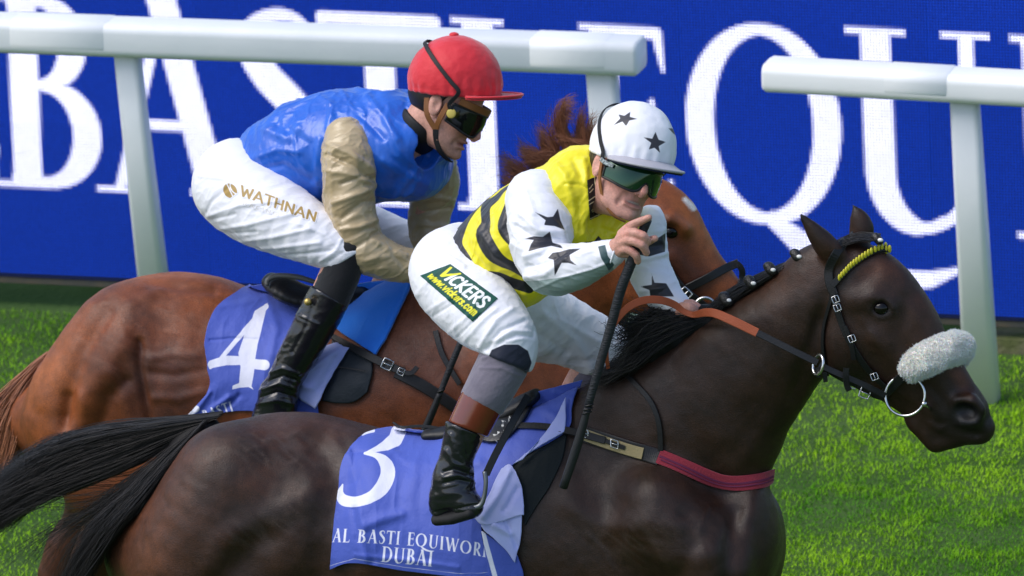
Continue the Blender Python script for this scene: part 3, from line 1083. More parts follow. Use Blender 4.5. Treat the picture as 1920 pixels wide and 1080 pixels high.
def ball(name, c, r, m, parent, seg=20, sc=(1, 1, 1)):
    vs, fs = [], []
    for i in range(seg // 2 + 1):
        for j in range(seg):
            a_, b_ = math.pi * i / (seg // 2), 2 * math.pi * j / seg
            vs.append((c[0] + sc[0] * r * math.sin(a_) * math.cos(b_), c[1] + sc[1] * r * math.sin(a_) * math.sin(b_), c[2] + sc[2] * r * math.cos(a_)))
    for i in range(seg // 2):
        for j in range(seg):
            fs.append((i * seg + j, (i + 1) * seg + j, (i + 1) * seg + (j + 1) % seg, i * seg + (j + 1) % seg))
    return make(name, vs, fs, m, parent)


ball('eye', P(1652, 577, -.070), .023, meye, horse1, sc=(1.05, .9, .9))
# hair
mblack = mat('black horse hair', (0.006, 0.0055, 0.0058), .40, .38, tint=(0.017, 0.014, 0.0135))
mches = mat('chestnut horse hair', (0.15, 0.05, 0.022), .42, .45, tint=(0.42, 0.17, 0.085))


def tress(guides, n, K, jit, wob, spread_y=0.05, seed=1, clump=.5):
    """strands between neighbouring guide curves: guides = lists of (px, py, y)"""
    r = np.random.default_rng(seed)
    G = np.array([cr([P(*p) for p in g_], 8) for g_ in [cr(np.array(g0, float), 1) for g0 in guides]], dtype=object)
    G = np.array([np.stack([np.interp(np.linspace(0, 1, K), np.linspace(0, 1, len(g_)), np.array(g_, float)[:, k]) for k in range(3)], 1) for g_ in G])
    u = r.uniform(0, len(G) - 1, n)
    i = np.minimum(u.astype(int), len(G) - 2)
    f = (u - i)[:, None, None]
    c = G[i] * (1 - f) + G[i + 1] * f
    t = np.linspace(0, 1, K)[None, :, None]
    ph = r.uniform(0, 6.28, (n, 1, 3))
    fr = r.uniform(.6, 2.2, (n, 1, 1))
    c = c + (r.normal(0, jit, (n, 1, 3)) * np.array([1, spread_y / max(jit, 1e-6) * .5, 1])) * (.25 + t)
    c = c + wob * t * np.sin(ph + fr * 6.28 * t)
    cen = c[r.integers(0, n, max(n // 26, 2))]
    k = np.argmin(((c[:, None, K // 2] - cen[None, :, K // 2]) ** 2).sum(-1) + .6 * ((c[:, None, 1] - cen[None, :, 1]) ** 2).sum(-1), 1)
    pull = clump * np.clip(t * 1.3 - .1, 0, 1) * r.uniform(.4, 1.0, (n, 1, 1)) * (r.uniform(0, 1, (n, 1, 1)) > .12)
    c = c + (cen[k] - c) * pull
    ln = r.uniform(.78, 1.05, (n, 1, 1))
    c = c[:, :1] + (c - c[:, :1]) * (1 - (1 - ln) * t)
    return c, r


tg = [[(415, 776, 0), (300, 791, 0), (180, 806, .02), (85, 834, .03), (15, 880, .03), (-70, 950, .02)],
      [(405, 782, 0), (305, 812, 0), (200, 850, .0), (95, 890, .01), (5, 925, 0), (-80, 985, 0)],
      [(388, 788, 0), (310, 840, 0), (215, 885, -.01), (100, 925, 0), (0, 978, 0), (-80, 1040, 0)]]
c1, r_ = tress(tg, 5200, 26, .006, .015, .06, 3)
tg2 = [[(388, 788, 0), (310, 850, -.03), (235, 905, -.05), (150, 960, -.05), (40, 1010, -.05), (-40, 1060, -.05)],
       [(388, 790, -.02), (312, 852, -.06), (244, 918, -.10), (192, 968, -.12), (140, 1035, -.13), (100, 1120, -.13)],
       [(385, 790, -.03), (324, 862, -.08), (272, 930, -.13), (226, 985, -.15), (178, 1050, -.15), (145, 1125, -.15)]]
c2, _ = tress(tg2[1:], 1300, 26, .007, .016, .04, 4)
c2b, _ = tress(tg2[:2], 110, 26, .006, .016, .04, 5)
c3, _ = tress([[(385, 788, 0), (310, 850, 0), (240, 900, 0), (130, 905, 0), (40, 900, 0), (0, 890, 0)], [(380, 790, 0), (300, 870, -.05), (240, 930, -.1), (190, 960, -.1), (130, 1000, -.1), (90, 1040, -.1)]], 45, 26, .02, .03, .05, 6)
cur = np.vstack([c1, c2, c2b, c3])
strands('tail', cur, RNG.uniform(.0005, .0013, len(cur)), mblack, horse1, tip=.2, tint=RNG.uniform(0, 1, len(cur)) ** 2)
s = SDF()
s.chain([CN(400, 800, 0, .022), CN(370, 803, 0, .022), CN(310, 818, 0, .028), CN(220, 848, 0, .030), (*P(120, 880, 0), .026), (*P(40, 915, 0), .012)], k=.03, sub=3)
s.chain([CN(380, 802, -.01, .022), CN(320, 855, -.055, .024), CN(270, 925, -.105, .016), CN(230, 975, -.135, .008)], k=.03, sub=3)
v, q = s.mesh(.009, 2)
make('dock', v, q, mat('black tail core', (.006, .0055, .006), .6, .2), horse1)
# loose black mane over the withers and a few plaits with white ties along the crest
mg1 = [[(1345, 588, 0), (1290, 585, -.01), (1240, 592, -.01), (1195, 622, -.02), (1170, 645, -.02)], [(1320, 598, -.02), (1265, 612, -.03), (1215, 640, -.04), (1180, 675, -.05), (1150, 695, -.05)],
       [(1290, 620, -.03), (1240, 645, -.05), (1195, 680, -.06), (1150, 700, -.06), (1105, 716, -.06)]]
c1, _ = tress(mg1, 1500, 16, .008, .014, .05, 8)
c2, _ = tress([[(1330, 592, 0), (1280, 566, .02), (1235, 575, .02), (1205, 590, .02), (1178, 580, .02)], [(1300, 600, 0), (1240, 610, -.02), (1190, 612, -.02), (1160, 640, -.02), (1145, 628, -.02)]], 240, 16, .012, .024, .05, 9)
c3, _ = tress([[(1520, 476, 0), (1470, 503, -.012), (1420, 530, -.012), (1370, 560, -.012), (1330, 592, -.012)], [(1520, 478, .01), (1465, 500, .02), (1410, 528, .03), (1360, 555, .03), (1320, 588, .02)]], 700, 16, .006, .006, .03, 10)
cur = np.vstack([c1, c2, c3])
strands('mane', cur, RNG.uniform(.0008, .0018, len(cur)), mblack, horse1, tip=.3, tint=RNG.uniform(0, 1, len(cur)) ** 2)
s = SDF()
s.chain([CN(1350, 588, 0, .03), CN(1290, 612, 0, .045), CN(1235, 645, -.01, .05), CN(1185, 685, -.01, .035), CN(1120, 712, 0, .015)], k=.03, sub=3)
v, q = s.mesh(.009, 2)
v += normals(v, q) * (.006 * fbm(v * 40, 2))[:, None]
make('mane_base', v, q, mat('black mane core', (.006, .0055, .006), .6, .2), horse1)
mtie = mat('white plait tie', (.78, .77, .74), .5, .4)
mplait = mat('plaited black hair', (.009, .008, .008), .4, .5, bump=.003, bscale=160)
for px, py, r in ((1362, 560, .017), (1408, 528, .015), (1445, 503, .015), (1494, 478, .014), (1646, 447, .012)):
    s = SDF()
    c = P(px, py, -.018)
    for k in range(3):
        s.ell(c + np.array([.006 * (k - 1), -.004 * k, .006 * (1 - k)]), (r, r * .9, r * .8), k=.006)
    v, q = s.mesh(.0035, 1)
    pl = make('plait', v, q, mplait, horse1)
    ball('tie', c + np.array([.011, -.017, .001]), .0066, mtie, pl, 10, (1.2, .8, .8))
c1, _ = tress([[(1650, 440, .0), (1625, 440, .0), (1598, 441, 0), (1570, 452, 0)], [(1648, 450, -.03), (1620, 450, -.03), (1600, 450, -.03), (1575, 458, -.03)]], 350, 10, .003, .003, .03, 12)
strands('forelock', c1, RNG.uniform(.0009, .0018, len(c1)), mblack, horse1, tip=.4, tint=RNG.uniform(0, 1, len(c1)) ** 2)

# ---- chestnut, one length further across
Y2 = 1.25
s = SDF()
LOFT(s, [((75, 700), (120, 870), .15), ((112, 622), (150, 930), .20), ((165, 556), (210, 955), .25), ((235, 512), (270, 960), .27), ((320, 500), (345, 950), .275), ((410, 512), (430, 925), .27),
        ((510, 545), (520, 920), .265), ((620, 560), (640, 945), .27), ((720, 545), (760, 965), .265), ((820, 515), (870, 970), .25), ((920, 520), (980, 950), .225), ((1010, 580), (1080, 920), .18)], Y2, k=.04, shrink=.004)
LOFT(s, [((820, 515), (1000, 880), .13), ((905, 470), (1100, 760), .135), ((990, 425), (1140, 690), .12), ((1060, 385), (1165, 635), .105), ((1130, 350), (1185, 585), .095), ((1185, 330), (1200, 560), .085)], Y2, k=.06, shrink=.006)
LOFT(s, [((1196, 328), (1175, 520), .07), ((1232, 330), (1190, 565), .083), ((1270, 350), (1215, 585), .09), ((1306, 388), (1250, 603), .083), ((1334, 440), (1285, 623), .072), ((1364, 488), (1318, 643), .06),
        ((1394, 528), (1348, 660), .052), ((1422, 568), (1372, 682), .05), ((1447, 610), (1402, 692), .045), ((1455, 640), (1425, 692), .035)], Y2, k=.03, shrink=.003)
s.ell(P(1205, 530, Y2 - .05), (.10, .045, .095), k=.03)
s.chain([CN(1225, 412, Y2 - .075, .02), CN(1256, 412, Y2 - .082, .02), CN(1284, 430, Y2 - .07, .013)], k=.03)
s.chain([CN(1262, 478, Y2 - .075, .010), CN(1310, 540, Y2 - .055, .008)], k=.03)
s.ell(P(1258, 434, Y2 - .094), (.026, .016, .018), k=.014, op='s')
for pts in (((1185, 335, -.055, .034), (1175, 318, -.06, .036), (1160, 290, -.066, .03), (1145, 262, -.07, .003)), ((1222, 318, .055, .030), (1222, 300, .058, .032), (1216, 275, .06, .024), (1208, 250, .06, .003))):
    s.chain([CN(p[0], p[1], Y2 + p[2], p[3]) for p in pts], k=.02, sub=4, flat=.75)
for sy, dx in ((-1, 0), (1, 50)):
    s.chain([CN(235, 640, Y2 + sy * .11, .15), CN(190, 700, Y2 + sy * .13, .15), CN(147, 780, Y2 + sy * .14, .150), CN(205, 900, Y2 + sy * .16, .14)], k=.08, sub=3)
    s.chain([CN(300 + dx, 850, Y2 + sy * .16, .14), CN(290 + dx, 950, Y2 + sy * .16, .11), CN(215 - dx, 985, Y2 + sy * .15, .08), CN(150 - dx, 1120, Y2 + sy * .14, .055), CN(185 - dx, 1250, Y2 + sy * .14, .035), CN(220 - dx, 1350, Y2 + sy * .14, .04), CN(250 - dx, 1400, Y2 + sy * .14, .042)], k=.06, sub=3)
s.chain([CN(250, 880, Y2 - .16, .12), CN(330, 1010, Y2 - .15, .07), CN(300, 1150, Y2 - .14, .05)], k=.06, sub=3)
leg(s, [(960, 700, Y2 - .15, .12), (1000, 800, Y2 - .16, .11), (1020, 920, Y2 - .16, .08), (1130, 1040, Y2 - .15, .05), (1180, 1180, Y2 - .15, .033), (1200, 1290, Y2 - .15, .04)])
leg(s, [(1000, 720, Y2 + .12, .11), (1020, 840, Y2 + .14, .10), (980, 980, Y2 + .14, .065), (1060, 1120, Y2 + .14, .045), (1000, 1250, Y2 + .14, .035), (960, 1310, Y2 + .14, .042)])
v, q = s.mesh(.0075, 3)
v = sculpt(v, q, [
    ([(200, 585), (165, 640), (140, 700), (122, 780)], 17, -0.0159), ([(165, 570), (115, 650), (80, 760)], 15, 0.0058), ([(235, 640), (195, 690), (165, 750)], 22, 0.0116), ([(280, 528), (330, 538), (400, 545)], 9, -0.0072),
    ([(245, 572), (300, 545)], 10, 0.0043), ([(262, 640), (262, 690), (272, 745), (282, 800)], 8, -0.0130), ([(250, 628), (268, 655)], 10, -0.0072),
    ([(285, 672), (330, 664), (372, 668)], 8, 0.0043), ([(285, 700), (330, 704), (380, 694)], 9, -0.0043), ([(288, 745), (335, 748), (380, 735)], 8, 0.0043),
    ([(235, 715), (205, 745), (190, 800)], 14, -0.0101), ([(330, 590), (350, 640), (360, 690)], 30, 0.0058), ([(210, 700), (232, 740), (242, 790)], 16, 0.0087),
    ([(232, 600), (250, 612), (246, 632)], 2.5, .0018), ([(296, 575), (318, 586), (350, 584)], 2.5, .0018), ([(300, 620), (335, 628)], 3, .0018), ([(215, 590), (200, 620)], 3, .0015),
    ([(150, 740), (158, 790)], 13, 0.0087), ([(124, 745), (120, 800)], 10, -0.0116), ([(720, 600), (780, 640), (820, 700)], 24, -0.0058), ([(150, 590), (112, 655)], 10, -0.0043), ([(160, 578), (195, 565)], 6, 0.0029)])
x_, y_ = proj(v)
n_ = fbm(v * 9, 3)
v = v + normals(v, q) * (0.0009 * fbm(v * 26, 2) + 0.0004 * fbm(v * 70, 2) + 0.0022 * n_)[:, None]
coat = np.tile(np.array([0.190, 0.049, 0.013]), (len(v), 1))
br = np.array([0.066, 0.0185, 0.0085])
coat = blend(coat, .75 * spot(330, 680, 150, 130) + .5 * n_ + .3 * spot(1050, 600, 140, 120) + .95 * spot(1262, 436, 30, 26) + .5 * spot(1300, 520, 40, 50) + .75 * spot(1250, 490, 55, 90) + .55 * spot(1290, 520, 70, 60), br)  # brown areas of the coat; on neck and shoulder it paints in shade
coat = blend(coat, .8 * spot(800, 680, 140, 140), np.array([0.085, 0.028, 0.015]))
coat = blend(coat, .7 * spot(90, 700, 60, 120) + 1.0 * spot(1325, 430, 30, 100, -.5) + .6 * spot(1280, 400, 30, 40) + .5 * spot(330, 510, 160, 22), np.array([0.30, 0.088, 0.022]))  # lit left and top rim of the rump painted in; face strip is coat colour
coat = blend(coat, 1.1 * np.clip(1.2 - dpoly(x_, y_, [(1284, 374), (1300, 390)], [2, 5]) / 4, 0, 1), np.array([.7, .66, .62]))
coat = blend(coat, np.clip((y_ - 870) / 120, 0, .8), br * .55)  # lower legs darken downwards: shadow painted into the coat
st = np.clip(1 - np.abs(vnoise(np.stack([(x_ + .5 * y_) * .025, (y_ - .5 * x_) * .08, v[:, 1] * 6], 1))) * 2.2, 0, 1)
coat = blend(coat, .16 * st * np.clip(spot(320, 630, 110, 90) + spot(180, 640, 70, 90), 0, 1), np.array([.27, .135, .085]))
coat *= (1 + 0.22 * fbm(v * 16, 3) + 0.13 * fbm(v * 48, 2) + 0.1 * vnoise(v * 150))[:, None]
mcoat2 = mat('chestnut coat', rough=.50, spec=.38, attr='coat', bump=.0009, bscale=420, grain=(520, .34), stretch=((.55, 1, .8), (0, .5, 0)), rvar=.08)
horse2 = thing('racehorse', 'bright chestnut racehorse with number 4 cloth, galloping beyond the dark one', 'horse', (-.5, Y2, 0), 'racehorses galloping side by side')
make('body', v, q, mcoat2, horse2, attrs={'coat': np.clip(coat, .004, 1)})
T2 = bvh(v, q)
ball('eye', P(1258, 434, Y2 - .070), .023, meye, horse2, sc=(1.05, .9, .9))
Z = Y2
c1, _ = tress([[(88, 662, Z + .02), (56, 688, Z), (18, 725, Z), (-25, 770, Z), (-60, 830, Z)], [(78, 682, Z), (46, 725, Z - .03), (25, 770, Z - .05), (5, 820, Z - .05), (-20, 900, Z - .05)], [(72, 705, Z - .01), (48, 750, Z - .05), (42, 800, Z - .07), (34, 850, Z - .07), (15, 920, Z - .07)]], 1800, 20, .005, .008, .05, 21)
strands('tail', c1, RNG.uniform(.0009, .0022, len(c1)), mches, horse2, tip=.3, tint=RNG.uniform(0, 1, len(c1)))
s = SDF()
s.chain([CN(84, 690, Z, .012), CN(60, 712, Z, .022), CN(35, 748, Z, .030), CN(15, 800, Z, .02), CN(0, 850, Z, .008)], k=.03, sub=3)
v, q = s.mesh(.01, 2)
make('dock', v, q, mat('chestnut tail core', (.07, .02, .009), .6, .2), horse2)
tufts = [([(960, 440), (985, 345), (962, 308), (936, 297)], 10, 130), ([(1000, 420), (1012, 322), (992, 285), (972, 272)], 12, 170), ([(1030, 400), (1040, 305), (1024, 262), (1009, 236)], 10, 150),
         ([(1065, 380), (1072, 295), (1052, 240), (1054, 200), (1072, 193)], 8, 190), ([(1100, 360), (1100, 285), (1086, 235), (1094, 203)], 8, 130), ([(1050, 390), (1045, 290), (1034, 232), (1030, 200)], 7, 40),
         ([(980, 430), (990, 360), (965, 340), (940, 330)], 12, 170), ([(1080, 370), (1050, 300), (1015, 288), (985, 290)], 12, 170), ([(1120, 350), (1105, 280), (1075, 262), (1040, 250)], 12, 200), ([(1120, 345), (1110, 265), (1108, 235), (1115, 215)], 7, 60)]
cc_ = []
for k, (pth, spr, n) in enumerate(tufts):
    ga = [(a_ - spr, b_ + spr * .3, Z + .03) for a_, b_ in pth[:-1]] + [(pth[-1][0], pth[-1][1], Z + .03)]
    gb = [(a_ + spr, b_ - spr * .2, Z - .03) for a_, b_ in pth[:-1]] + [(pth[-1][0] + 4, pth[-1][1] + 3, Z - .03)]
    c, _ = tress([ga, gb], int(n * 1.6), 16, .006, .010, .03, 30 + k)
    cc_.append(c)
for pth in ([(860, 500), (930, 450), (1000, 405), (1060, 372)], [(1000, 405), (1060, 365), (1120, 332), (1190, 318)]):
    c, _ = tress([[(a_, b_ + 8, Z - .05) for a_, b_ in pth], [(a_, b_ - 14, Z + .02) for a_, b_ in pth]], 300, 16, .008, .02, .04, 50)
    cc_.append(c)
cur = np.vstack(cc_)
strands('mane', cur, RNG.uniform(.0004, .0010, len(cur)), mches, horse2, tip=.25, tint=RNG.uniform(0, 1, len(cur)))
# ------------------------------------------------------------------ jockeys
mskin = mat('skin', rough=.48, spec=.4, attr='skin', sss=.12, bump=.0012, bscale=330, grain=(150, .12))


def cam_dir(r, u, t):
    d = r * RV + u * UV - t * VV
    return d / np.linalg.norm(d)


def head_frame(f, u):
    f = cam_dir(*f)
    u = cam_dir(*u)
    u = u - f * (u @ f)
    u /= np.linalg.norm(u)
    return np.stack([f, np.cross(u, f), u], 1)


class Head:
    """face, helmet, goggles built in the head's own axes: x forward, y to its left, z up (metres)"""

    def __init__(self, px, py, y, f, u, s):
        self.M, self.s = head_frame(f, u), s
        self.c = P(px, py, y) - s * self.M @ np.array([-.008, 0, .068])

    def w(self, *p):
        return self.c + self.s * (np.asarray(p, float) @ self.M.T)

    def loc(self, v):
        return (v - self.c) @ self.M / self.s

    def ell(self, sd, c, r, k=.01, op='u', rot=None):
        m = self.M if rot is None else self.M @ np.array(rot)
        sd.ell(self.w(*c), np.array(r) * self.s, k * self.s, op, m)

    def ch(self, sd, pts, k=.008, op='u', sub=1):
        sd.chain([[*self.w(*p[:3]), p[3] * self.s] for p in pts], k * self.s, op, sub)

    def sl(self, sd, pts, sig, amp, sub=3):
        sd.slot([self.w(*p) for p in pts], sig * self.s, amp * self.s, sub)

    def face(self, sd, smile=0.0):
        e, c = lambda *a, **k: self.ell(sd, *a, **k), lambda *a, **k: self.ch(sd, *a, **k)
        e((-.01, 0, .04), (.097, .075, .088))
        e((.040, 0, -.025), (.052, .060, .082), k=.02)
        e((.036, 0, -.078), (.048, .049, .036), k=.02)
        for y in (-1, 1):
            c([(.01, y * .058, -.045, .012), (.035, y * .050, -.083, .012), (.070, y * .022, -.103, .012)], k=.02)
            e((.063, y * .043, -.022), (.024, .02, .018), k=.018)
            c([(.080, y * .042, .020, .009), (.090, y * .018, .024, .010), (.092, 0, .022, .009)], k=.014)
            e((.094, y * .032, -.001), (.014, .019, .013), k=.012, op='s')
            e((.082, y * .032, -.002), (.0125, .0125, .0125), k=.004)
            e((.099, y * .012, -.042), (.010, .008, .0075), k=.007)
            e((-.008, y * .079, -.006), (.019, .008, .031), k=.006, rot=Matrix.Rotation(math.radians(-14), 3, 'Y'))
            e((.000, y * .088, -.002), (.010, .007, .017), k=.005, op='s')
        e((.082, 0, -.102), (.017, .02, .015), k=.014)
        c([(.092, 0, .012, .009), (.103, 0, -.012, .0095), (.113, 0, -.034, .0115), (.108, 0, -.044, .009)], k=.010)
        e((.106, -.008, -.049), (.006, .0035, .003), k=.003, op='s')
        e((.106, .008, -.049), (.006, .0035, .003), k=.003, op='s')
        w_ = .021 + .006 * smile
        for z0, r0, x0 in ((-.0645, .0058, .0955), (-.0765, .0068, .0935)):
            up = .004 * smile
            c([(x0 - .012, -w_, z0 + up + (.003 if z0 > -.07 else .006) * -1, r0 * .55), (x0 - .003, -w_ * .5, z0, r0 * .9), (x0, 0, z0 - .001, r0), (x0 - .003, w_ * .5, z0, r0 * .9), (x0 - .012, w_, z0 + up - (.003 if z0 > -.07 else .006), r0 * .55)], k=.006, sub=3)
        self.sl(sd, [(.083, -w_ - .002, -.069 + .004 * smile), (.094, -w_ * .5, -.0705), (.098, 0, -.071), (.094, w_ * .5, -.0705), (.083, w_ + .002, -.069 + .004 * smile)], .0042 + .0008 * smile, -.0065 - .002 * smile)
        for y in (-1, 1):
            self.sl(sd, [(.094, y * .018, -.044), (.082, y * .034, -.062), (.072, y * .036, -.080)], .006, -.0035 * (.4 + smile))

    def paint(self, v, base, lip, flush, stub, teeth=0.0):
        l = self.loc(v)
        c = np.tile(np.array(base), (len(v), 1))
        w = np.exp(-((l[:, 2] + .0705) / .010) ** 2 - (l[:, 1] / .024) ** 4) * (l[:, 0] > .075)
        c = c * (1 - .75 * w[:, None]) + np.array(lip) * .75 * w[:, None]
        w = np.exp(-((l[:, 2] + .0705) / .0032) ** 2 - (l[:, 1] / .022) ** 4) * (l[:, 0] > .078)
        c = c * (1 - .85 * w[:, None]) + np.array([.05, .012, .012]) * .85 * w[:, None]
        w = teeth * np.exp(-((l[:, 2] + .0690) / .0022) ** 2 - (l[:, 1] / .019) ** 6) * (l[:, 0] > .075)
        c = c * (1 - w[:, None]) + np.array([.62, .58, .52]) * w[:, None]
        w = np.exp(-((l[:, 2] + .03) / .03) ** 2 - ((np.abs(l[:, 1]) - .040) / .025) ** 2) * (l[:, 0] > .03) + .8 * np.exp(-(((l - np.array([.112, 0, -.036])) / .02) ** 2).sum(1))
        c = c * (1 - .5 * w[:, None]) + np.array(flush) * .5 * w[:, None]
        w = np.clip((-.045 - l[:, 2]) / .03, 0, 1) * (l[:, 0] > .0) * (l[:, 2] > -.13)
        c = c * (1 - stub * w[:, None]) + np.array([.22, .12, .09]) * stub * w[:, None]
        w = np.exp(-((l[:, 2] - .022) / .006) ** 2) * (np.abs(l[:, 1]) < .055) * (np.abs(l[:, 1]) > .01) * (l[:, 0] > .06)
        c = c * (1 - .6 * w[:, None]) + np.array([.07, .04, .02]) * .6 * w[:, None]
        return c * (1 + .10 * fbm(v * 60, 3))[:, None]

    def helmet(self, parent, mshell, mpeak, munder, button, slope, ink=None, lift=0.0):
        sd = SDF()
        self.ell(sd, (-.008, 0, .068), (.124, .106, .119), k=.004)
        for y in (-.5, .5):
            self.sl(sd, [(.10, y * .12, .11), (.05, y * .17, .158), (-.02, y * .05, .188)], .004, .0012)
        sd.plane(self.w(0, 0, .034), self.M @ np.array([-.10, 0, -1.0]), .006)
        self.ell(sd, (-.008, 0, .052), (.109, .093, .105), k=.003, op='s')
        v, q = sd.mesh(.0034, 2)
        l = self.loc(v)
        ang = np.arctan2(l[:, 1], l[:, 0])
        v = v + normals(v, q) * (.0012 * np.cos(ang * 22 + 3 * fbm(v * 14, 2)) * np.exp(-((l[:, 2] - .05) / .028) ** 2) + .0018 * fbm(v * 22, 3)
                                 + .0016 * np.exp(-((l[:, 2] - .037 + .1 * l[:, 0]) / .006) ** 2))[:, None]
        x, y = proj(v)
        at = None
        if ink:
            at = {'ink': np.min([dshape(x, y, p) for p in ink], 0) + 99 * (normals(v, q) @ VV > .05)}
        h = make('helmet', v, q, mshell, parent, attrs=at)
        # the peak: from the front of the shell outwards and (slope) downwards
        na, nr = 49, 9
        g = np.zeros((nr, na, 3))
        u = np.zeros((nr, na, 3))
        for i, r in enumerate(np.linspace(0, 1, nr)):
            for j, a in enumerate(np.linspace(-1.25, 1.25, na)):
                ca, sa = max(math.cos(a / 1.25 * 1.5708), 0) ** .7, math.sin(a)
                out = r * .056 * ca + .001
                zz = .040 + lift * ca - .10 * (-.008 + .122 * math.cos(a)) + .010 * ca * slope - r * ca * .030 * slope + .004 * r * ca * ca - .010 * (1 - ca) * r * .5
                g[i, j] = self.w(-.008 + (.119 + out) * math.cos(a * .93), (.103 + out * .6) * sa, zz)
                u[i, j] = self.w(-.008 + (.117 + out) * math.cos(a * .93), (.102 + out * .6) * sa, zz - .0055)
        pk = patch('peak', g, mpeak, h, thick=.0045)
        patch('peak_lining', u, munder, pk, thick=.003)
        tube('peak_edge', g[-1][::2], .0034 * self.s, mpeak, pk, sub=2, sides=8)
        if button:
            sd = SDF()
            self.ell(sd, (-.008, 0, .188), (.013, .013, .007), k=.003)
            v, q = sd.mesh(.0022, 1)
            make('button', v, q, mshell, h)
        return h

    def goggles(self, parent, mframe, mlens, mstrap, hh):
        na, nz = 61, 15
        g = np.zeros((nz, na, 3))
        for i, zz in enumerate(np.linspace(-1, 1, nz)):
            for j, a in enumerate(np.linspace(-1.32, 1.32, na)):
                ca, sa = math.cos(a), math.sin(a)
                lower = -.036 - .006 * math.exp(-((abs(a) - .45) / .35) ** 2) + .024 * math.exp(-(a / .16) ** 2) + .012 * max(0, abs(a) - .8)
                upper = .023 - .006 * max(0, abs(a) - .7)
                z = lower + (upper - lower) * (zz + 1) / 2
                bul = 1 - .03 * zz * zz
                g[i, j] = self.w((.012 + .105 * ca) * bul, .088 * sa * bul, z)
        o_ = patch('goggles', g[::-1], mlens, parent, thick=.004)
        rim = [g[0, j] for j in range(0, na, 2)] + [g[i, -1] for i in range(1, nz, 3)] + [g[-1, j] for j in range(na - 1, -1, -2)] + [g[i, 0] for i in range(nz - 2, 0, -3)]
        tube('rim', rim + [rim[0]], .0034 * self.s, mframe, o_, sub=2, sides=6, closed=True)
        for sy in (-1, 1):
            pts = np.array([self.w(.045, sy * .0895, .0), self.w(.030, sy * .096, .014)] + [hh.w(*p) for p in ((.024, sy * .107, .046), (.004, sy * .1085, .074), (-.030, sy * .099, .115), (-.060, sy * .072, .150), (-.078, sy * .034, .168), (-.083, 0, .172))])
            nn = np.array([(p - self.w(-.008, 0, .068)) for p in pts])
            nn /= np.linalg.norm(nn, axis=1)[:, None]
            strap('head_strap', pts, nn, .011 * self.s, .0035, mstrap, o_)
        return o_


def wrinkle(v, q, amp, freq, along, sharp=2.0, seed=0.0):
    """cloth creases: ridged noise drawn out along a direction"""
    d = np.asarray(along, float)
    d = d / np.linalg.norm(d)
    p = v - np.outer(v @ d, d) * .86
    p = p * freq + 3.1 * seed
    p = p + .35 * np.stack([vnoise(p * .7 + 5), vnoise(p * .7 + 9), vnoise(p * .7 + 13)], 1)
    r = 1 - np.abs(vnoise(p))
    r2 = 1 - np.abs(vnoise(p * 2.3 + 31))
    m = np.clip(.45 + 1.3 * vnoise(v * freq * .35 + 7 + seed), 0, 1.2)
    return v + normals(v, q) * (amp * (r ** sharp - .4) * m + .35 * amp * (r2 ** 3 - .25))[:, None]


def cloth(mesh_h, sd, amp, freq, along, folds=(), seed=0.0, sm=2):
    v, q = sd.mesh(mesh_h, sm)
    v = wrinkle(v, q, amp, freq, along, seed=seed)
    v = wrinkle(v, q, amp * .22, freq * 2.7, np.roll(along, 1) * .4 + np.asarray(along), 3.0, seed + 3)
    return sculpt(v, q, folds) if len(folds) else v, q


def inks(v, q, polys, lines=()):
    x, y = proj(v)
    d = np.full(len(v), 50.0)
    for p in polys:
        d = np.minimum(d, dshape(x, y, p))
    for p in lines:
        p = cr(np.array(p, float), 4)
        d = np.minimum(d, dpoly(x, y, p[:, :2], p[:, 2]))
    return d + 99 * (normals(v, q) @ VV > .1)


def hand(sd, pts, k=.006):
    for c in pts:
        sd.chain([CN(*p) for p in c], k=k, sub=2)


# ---------------------------------------------------------------- rider on the dark horse
def slim(nodes, k=.84):
    return [[*n[:3], n[3] * k] for n in nodes]


LEG1 = [CN(848, 508, -.07, .108), CN(866, 543, -.14, .112), CN(908, 588, -.22, .102), CN(938, 620, -.26, .088), CN(953, 640, -.275, .078), CN(950, 668, -.285, .077)]
LEG1F = [CN(880, 520, .06, .12), CN(980, 590, .19, .112), CN(1070, 625, .25, .09), CN(1140, 660, .275, .078)]
LEG2 = [CN(446, 346, Y2 - .06, .122), CN(475, 378, Y2 - .13, .122), CN(530, 410, Y2 - .20, .104), CN(590, 442, Y2 - .24, .084), CN(632, 466, Y2 - .255, .068), CN(652, 482, Y2 - .26, .062)]
LEG2F = [CN(470, 355, Y2 + .06, .12), CN(600, 410, Y2 + .20, .10), CN(700, 440, Y2 + .25, .08), CN(775, 465, Y2 + .28, .068)]
rider1 = thing('person', 'jockey in yellow and black hooped silks with starred white sleeves, pointing ahead', 'jockey', P(880, 760, 0), 'jockeys crouched over their racehorses')
H1 = Head(1182, 273, -.06, (.52, -.18, .82), (.36, .92, .10), 1.03)
HM1 = Head(1187, 277, -.06, (.50, -.10, .84), (.22, .96, .10), 1.04)
s = SDF()
H1.face(s, 2.2)
s.chain([[*H1.w(-.02, 0, -.06), .062], CN(1105, 350, -.02, .064), CN(1075, 375, -.02, .075)], k=.03)
s.chain([CN(1060, 395, -.03, .11), CN(975, 440, -.02, .115), CN(880, 505, -.02, .092)], k=.03, flat=1.2)
s.chain([CN(1015, 392, -.16, .062), CN(1028, 505, -.265, .046), CN(1080, 499, -.31, .038), CN(1140, 477, -.352, .029), CN(1158, 465, -.365, .027)], k=.03)
s.chain([CN(1185, 420, .08, .036), CN(1222, 500, .09, .038), CN(1272, 572, .03, .03)], k=.03)
s.chain(slim(LEG1[:4]) + [CN(948, 645, -.28, .055), CN(905, 752, -.315, .046), CN(850, 885, -.35, .034), CN(870, 940, -.37, .022)], k=.03)
